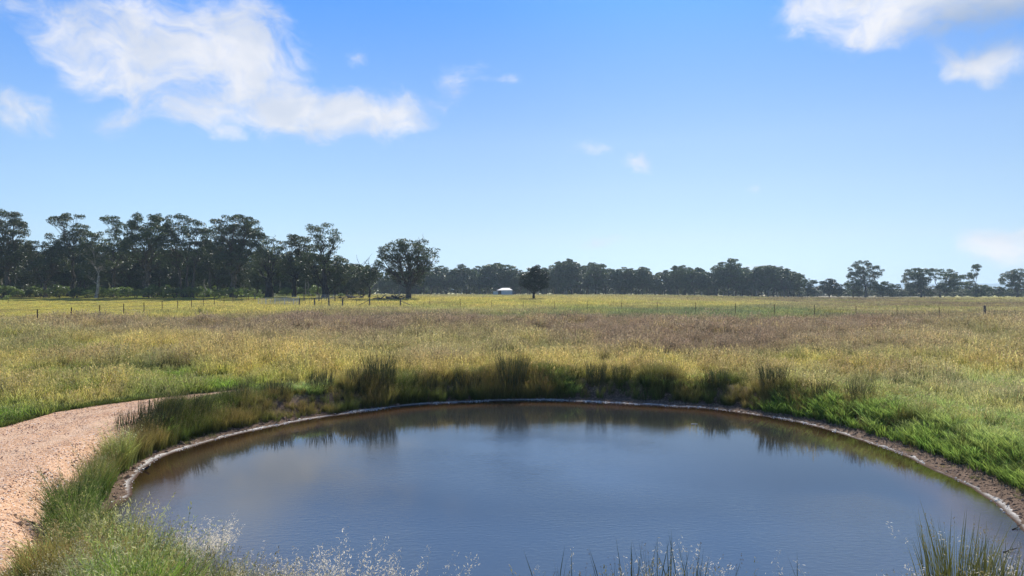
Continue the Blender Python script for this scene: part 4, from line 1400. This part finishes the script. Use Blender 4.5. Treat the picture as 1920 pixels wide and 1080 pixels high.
while px < 2010:
    py = 538 + r_.uniform(-3, 6) + (8 if 1790 < px < 1900 else 0)
    Yj = 350 + r_.uniform(-12, 25)
    z = at(px, Yj)[2]
    Ht = CZ + (HY - py) * Yj / F - z
    put(VF, px, Yj, max(Ht, 2.5), 'low trees along the right skyline', 'low dark tree in the hazy right skyline, ' + where(px, [(1540, 'left of the rounded dark tree'), (1590, 'behind the rounded dark tree'), (1650, 'behind the tallest gum right of the gap'), (1700, 'between the tall gum and the wide pair'), (1795, 'behind the wide pair of gums'), (1860, 'behind the thin pompom gum'), (1900, 'below the blue hills'), (9999, 'at the right edge')]), 16, r_.uniform(1.2, 1.9))
    px += 15 * r_.uniform(.7, 1.4)
for px, Ht in ((-120, 24), (-200, 20), (-90, 18)):
    put(VB, px, 170, Ht, 'gums deeper in the left wood', 'gum beyond the left edge of the wood', 17, 1.1)

# --- understory shrubs
def shrub_mesh(seed, wd=2.0, H=2.4):
    rng = np.random.default_rng(seed)
    tm, cm = MB(), MB()
    for i in range(4):
        a = rng.uniform(0, 6.28)
        tm.tube(curve((0, 0, -.2), (math.cos(a) * wd * .4, math.sin(a) * wd * .4, H * .6), rng), np.linspace(.07, .02, 6), 5)
    for i in range(9):
        a = rng.uniform(0, 6.28)
        r = wd * .62 * math.sqrt(rng.uniform())
        leaves(cm, rng, np.array([math.cos(a) * r, math.sin(a) * r, H * rng.uniform(.35, .8)]), H * .27, 85, .26, .9, rng.normal(0, .1))
    return tm.mesh('shrub_stems', M_bark), cm.mesh('shrub_foliage', M_leaf2)


VS = [shrub_mesh(500 + i, 1.6 + .3 * (i % 3), 2.0 + .35 * (i % 2)) for i in range(5)]


def shrub(px, Y, s, label, group='wattle shrubs under the left wood'):
    me = VS[r_.integers(0, 5)]
    o = empty('shrub', at(px, Y), label, 'shrub', group, r_.uniform(0, 6.28))
    o.scale = (s * 1.2, s * 1.2, s)
    for nm, m in zip(('stem', 'foliage'), me):
        c = bpy.data.objects.new(nm, m)
        COL.objects.link(c)
        c.parent = o


px = -30
while px < 665:
    if px < 460 or r_.uniform() < .5:
        shrub(px, 163 + r_.uniform(-4, 8), r_.uniform(.75, 1.45) * (1 if px < 460 else .6), 'rounded green wattle shrub ' + where(px, WOODL).replace('behind', 'in front of'))
    px += 15 * r_.uniform(.55, 1.3)
px = -20
while px < 640:
    shrub(px, 182 + r_.uniform(-4, 12), r_.uniform(.9, 1.5), 'grey green shrub among the trunks, ' + where(px, WOODL), 'shrubs among the trunks of the left wood')
    px += 22 * r_.uniform(.6, 1.3)
o = empty('sapling', at(15, 128), 'small bushy sapling alone in the grazed paddock at the left edge', 'sapling')
rng = np.random.default_rng(77)
tm, cm = MB(), MB()
tm.tube(curve((0, 0, -.1), (.1, 0, .9), rng), np.linspace(.05, .03, 6), 5)
for i in range(6):
    leaves(cm, rng, np.array([rng.normal(0, .4), rng.normal(0, .3), 1.1 + rng.uniform(-.25, .3)]), .38, 60, .16, .7)
tm.build('trunk', M_bark, o)
cm.build('crown', M_leaf2, o)
rng = np.random.default_rng(78)
mb = MB()
blades(mb, rng, 26, .18, 1.3, .05, .25, (0, 0), None, .5)
o = mb.build('thistle', M_rush)
o.location = at(376, 82)
tag(o, 'grey green thistle standing up above the grass left of the stock yard', 'thistle')


# ------------------------------------------------------------------ fences
def fence(name, pts, label, ph=1.55, pr=.05, heights=(.35, .7, 1.05), thick=(), pm=None, ends=True):
    root = empty(name, at(*pts[0]), label, 'fence')
    ox, oy, oz = root.location
    tops = []
    for i, (px, Y) in enumerate(pts):
        x, y, z = at(px, Y)
        mb = MB()
        h = ph * random.uniform(.95, 1.05)
        lx, ly = random.uniform(-.02, .02), random.uniform(-.02, .02)
        tk = i in thick
        rr = .12 if tk else pr
        if tk:
            mb.tube([(0, 0, -.3), (lx, ly, h * .5), (lx * 2, ly * 2, h * 1.04)], [rr, rr * .95, rr * .9], 8)
        else:                               # star picket: three fins
            for a in (0, 2.094, 4.188):
                mb.box((math.cos(a) * rr * .45, math.sin(a) * rr * .45, h / 2 - .15), (rr * 1.0, .014, h + .3), a)
        o = mb.build('post', M_wood if tk else (pm or M_post), root)
        o.location = (x - ox, y - oy, z - oz)
        tops.append((x - ox, y - oy, z - oz))
    for hh in heights:
        mb = MB()
        P = []
        for i in range(len(tops) - 1):
            a, b = np.array(tops[i]), np.array(tops[i + 1])
            for t in (0, .33, .66):
                q = a * (1 - t) + b * t
                q[2] += hh - .03 * math.sin(t * math.pi)
                P.append(q)
        P.append(np.array(tops[-1]) + np.array([0, 0, hh]))
        mb.tube(P, .0035, 4)
        mb.build('wire', M_wire, root)
    return root, tops


def Lf(px):
    return -31.6 / ((px - 960) / F + .15)


pl = [70, 134, 187, 232, 270, 304, 333, 359, 382, 402, 420, 437, 452, 466, 478]
fence('paddock_fence', [(-10, 53.0)] + [(p, Lf(p)) for p in pl], 'wire fence of rusty pickets running away through the grass on the left', thick=(15,))
fence('paddock_fence', [(p, 150 + (p - 440) * -.01) for p in range(4, 470, 36)], 'low wire fence along the foot of the left wood, furthest back', 1.2, .03)
PR = [751, 806, 863, 922, 981, 1040, 1101, 1165, 1232, 1304, 1379, 1452, 1527, 1605, 1682, 1762, 1846, 1935]
A0, B0 = np.array(((751 - 960) / F * 108, 108.0)), np.array(((1846 - 960) / F * 70, 70.0))


def Rf(px):
    u = (px - 960) / F
    dx, dy = B0 - A0
    t = (u * A0[1] - A0[0]) / (dx - u * dy)
    return float(A0[1] + t * dy)


fr, tops = fence('paddock_fence', [(p, Rf(p)) for p in PR], 'long wire fence of rusty pickets crossing the middle of the paddock to the right', 1.5, .035, thick=(0, 16))
mb = MB()
mb.tube([(0, 0, 1.15), (2.6, -1.4, .15)], .05, 6)
mb.build('brace', M_wood, fr)
yd = [(561, 112), (572, 110), (581, 113), (590, 109), (603, 110), (617, 107), (642, 106), (668, 107), (693, 108)]
fr, tops = fence('yard_fence', yd, 'short fence of timber posts from the stock yard to the gateway', 1.5, .04, (.4, .8, 1.2), (0, 3, 5, 6, 8), M_wood)
mb = MB()
e = np.array(tops[-1])
mb.tube([e + (0, 0, 1.3), e + (-2.4, .6, .15)], .05, 6)
mb.build('brace', M_wood, fr)
yd = [(570, 132), (584, 132), (598, 131), (612, 131), (628, 130), (645, 131)]
fence('yard_fence', yd, 'taller fence of timber posts at the back of the stock yard', 1.7, .04, (.5, .9, 1.3), (0, 2, 4), M_wood)

# pale tubular yard panels
def panel(pxa, pxb, Ya, Yb, label, h=1.35, rails=6):
    a, b = np.array(at(pxa, Ya)), np.array(at(pxb, Yb))
    root = empty('cattle_gate', tuple(a), label, 'gate panel', 'pale rail panels of the stock yard')
    v = b - a
    mb = MB()
    for q in (0, 1):
        mb.tube([v * q + (0, 0, -.1), v * q + (0, 0, h + .05)], .035, 6)
    mb.tube([v * .5 + (0, 0, .15), v * .5 + (0, 0, h)], .022, 6)
    mb.build('frame', M_rail, root)
    for i in range(rails):
        mb = MB()
        z = .22 + (h - .25) * i / (rails - 1)
        mb.tube([(0, 0, z), v + (0, 0, z)], .024, 6)
        mb.build('rail', M_rail, root)
    return root


panel(484, 498, 118, 117, 'pale rail panel at the left end of the stock yard')
panel(499, 515, 117, 116, 'second pale rail panel from the left end of the stock yard')
panel(516, 533, 116, 115, 'middle pale rail panel at the front of the stock yard')
panel(534, 550, 115, 114, 'pale rail panel right of the middle of the stock yard')
panel(551, 561, 114, 113, 'short pale rail panel at the right end of the stock yard')
panel(515, 560, 134, 132, 'long pale rail panel at the back of the stock yard')
panel(594, 625, 140, 139, 'pale rail panel by the foot of the tallest slender gum')


# fallen timber
def logs(px, Y, wd, n, label, h=.9, seed=1):
    rng = np.random.default_rng(seed)
    root = empty('fallen_timber', at(px, Y), label, 'log pile', 'heaps of fallen timber in the paddock')
    for i in range(n):
        mb = MB()
        c = np.array([rng.uniform(-wd, wd) * .5, rng.uniform(-.8, .8), rng.uniform(.1, h * .5)])
        a = rng.uniform(-.5, .5) + (math.pi if rng.uniform() < .5 else 0)
        L = rng.uniform(.9, 2.4)
        e = c + np.array([math.cos(a) * L, math.sin(a) * L * .6, rng.uniform(-.1, h)])
        r0 = rng.uniform(.06, .2)
        p = curve(c, e, rng, .05, 5, .06)
        mb.tube(p, np.linspace(r0, r0 * .5, 5), 7)
        m0 = p[2]
        mb.tube(curve(m0, m0 + rng.normal(0, .35, 3) + np.array([0, 0, .5]), rng, 0, 4), np.linspace(r0 * .5, .02, 4), 5)
        mb.build('branch', M_dead if i % 3 else M_dark, root)
    return root


logs(733, 142, 4.2, 26, 'tangled heap of dead branches just left of the broad lone gum', 1.1, 3)
logs(660, 150, 3.4, 14, 'low heap of dead timber between the left wood and the dead topped tree', .9, 4)
logs(640, 150, 2.6, 10, 'pale scatter of fallen logs at the foot of the left wood', .6, 5)

# ------------------------------------------------------------------ shed
sx, sy, sz = at(943, 300)
root = empty('farm_shed', (sx, sy, sz), 'small white farm shed with a pale roof and lean to before the distant wood', 'shed')
mb = MB()
mb.box((1.7, 2.0, 1.1), (4.8, 4.0, 2.3))
for i in range(22):
    mb.box((-.6 + i * .22, -.012, 1.1), (.06, .03, 2.26))
mb.build('wall', M_white, root)
mb = MB()
mb.add([(-2.7, -.3, 2.15), (4.2, -.3, 2.25), (2.5, 2.1, 3.15), (-.3, 2.1, 3.15), (-2.7, 4.3, 2.2), (4.2, 4.3, 2.2),
        (-2.7, -.3, 2.05), (4.2, -.3, 2.15), (2.5, 2.1, 3.05), (-.3, 2.1, 3.05), (-2.7, 4.3, 2.1), (4.2, 4.3, 2.1)],
       [(0, 1, 2, 3), (3, 2, 5, 4), (0, 3, 4, 4), (1, 5, 2, 2), (6, 9, 8, 7), (9, 10, 11, 8), (0, 6, 7, 1), (1, 7, 11, 5), (4, 5, 11, 10), (0, 4, 10, 6)])
mb.build('roof', M_roof, root)
mb = MB()
mb.box((-3.2, 1.5, .85), (2.2, 2.6, 1.7))
lt = mb.build('lean_to', M_white, root)
mb = MB()
mb.box((-3.2, 1.4, 1.76), (2.6, 3.2, .08))
mb.build('roof', M_roof, lt)
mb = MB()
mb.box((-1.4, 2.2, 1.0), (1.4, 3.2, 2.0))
mb.build('bay_shade_block', M_shade, root)  # solid dark block in place of the shaded bay
mb = MB()
mb.box((1.3, -.05, 1.0), (1.8, .05, 1.9))
mb.build('door', M_white, root)
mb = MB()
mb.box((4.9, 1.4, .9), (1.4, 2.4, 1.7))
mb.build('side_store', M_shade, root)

# ------------------------------------------------------------------ small things at the water
def bird(loc, rz):
    root = empty('bird', loc, 'small black bird standing on the pale crust at the left waterline', 'bird', None, rz)
    def ell(mb, c, r, ax=(1, 0, 0), n=10, m=7):
        ax = np.array(ax, float)
        ax /= np.linalg.norm(ax)
        up = np.array([0, 1.0, 0])
        b2 = np.cross(ax, up)
        b2 /= np.linalg.norm(b2)
        pts = [np.array(c) + ax * r[0] * math.cos(math.pi * i / m) for i in range(m + 1)]
        rad = [max(.002, r[1] * math.sin(math.pi * i / m)) for i in range(m + 1)]
        mb.tube(pts, rad, n)
    mb = MB()
    ell(mb, (0, 0, .075), (.062, .030), (1, 0, .5))
    ell(mb, (.048, 0, .118), (.026, .021), (1, 0, .2))
    ell(mb, (.03, 0, .10), (.03, .018), (.6, 0, 1))
    mb.build('body', M_black, root, True)
    mb = MB()
    mb.add([(-.045, -.010, .058), (-.045, .010, .058), (-.15, .018, .045), (-.15, -.018, .045), (-.045, -.008, .050), (-.045, .008, .050), (-.15, .016, .041), (-.15, -.016, .041)],
           [(0, 1, 2, 3), (4, 7, 6, 5), (0, 3, 7, 4), (1, 5, 6, 2), (2, 6, 7, 3), (0, 4, 5, 1)])
    mb.build('tail', M_black, root)
    mb = MB()
    mb.tube([(.070, 0, .120), (.092, 0, .117)], [.006, .001], 6)
    mb.build('beak', M_black, root)
    for s_ in (-1, 1):
        mb = MB()
        mb.tube([(.005, s_ * .012, .055), (-.005, s_ * .012, .028), (.0, s_ * .012, .0)], .0025, 5)
        mb.tube([(-.012, s_ * .012, .001), (.02, s_ * .012, .001)], .002, 4)
        mb.build('leg', M_black, root)


bx, by = unproj(283, 884, WZ)
bx, by = bx - .16, by + .10
bird((bx, by, hp(bx, by)), R(35))


def stick(px, py, L, rz, label, name='stick', r0=.012, z=WZ + .006, tilt=0.0, m=None):
    x, y = unproj(px, py, z)
    rng = np.random.default_rng(px)
    mb = MB()
    p = curve((-L / 2, 0, 0), (L / 2, 0, tilt * L), rng, 0, 6, .03)
    mb.tube(p, np.linspace(r0, r0 * .4, 6), 7)
    mb.tube(curve(p[3], p[3] + np.array([L * .12, L * .12, .02]), rng, 0, 3), [r0 * .5, r0 * .4, r0 * .2], 5)
    o = mb.build(name, m or M_dead)
    o.location = (x, y, z)
    o.rotation_euler = (0, 0, rz)
    return tag(o, label, 'stick')


stick(1302, 795, .22, .1, 'pale short stick floating near the far right shore', r0=.014, m=M_stone)
stick(1907, 990, .32, .5, 'dark bent twig lying in the shallows at the right edge', m=M_dark, tilt=.15)
stick(1895, 1033, .34, .3, 'dark forked twig in the water behind the corner rushes', m=M_dark, tilt=.1)
stick(1700, 835, .5, -.6, 'thin dry twig lying on the soil of the right bank', z=WZ + .10)

# ------------------------------------------------------------------ haze
m, t = mat('air_haze')
pv = t.new('ShaderNodeVolumePrincipled', i_Color=(.62, .82, 1.0), i_Density=.00019, i_Anisotropy=.35)
t.new('ShaderNodeOutputMaterial', i_Volume=pv)
hz_ = MB()
hz_.box((0, 2900, 24), (11200, 6900 + 400, 66))
ho_ = hz_.build('haze', m)
tag(ho_, 'thin pale blue haze over the far paddock and wood', None, None, 'stuff')
print('objects', len(bpy.data.objects))
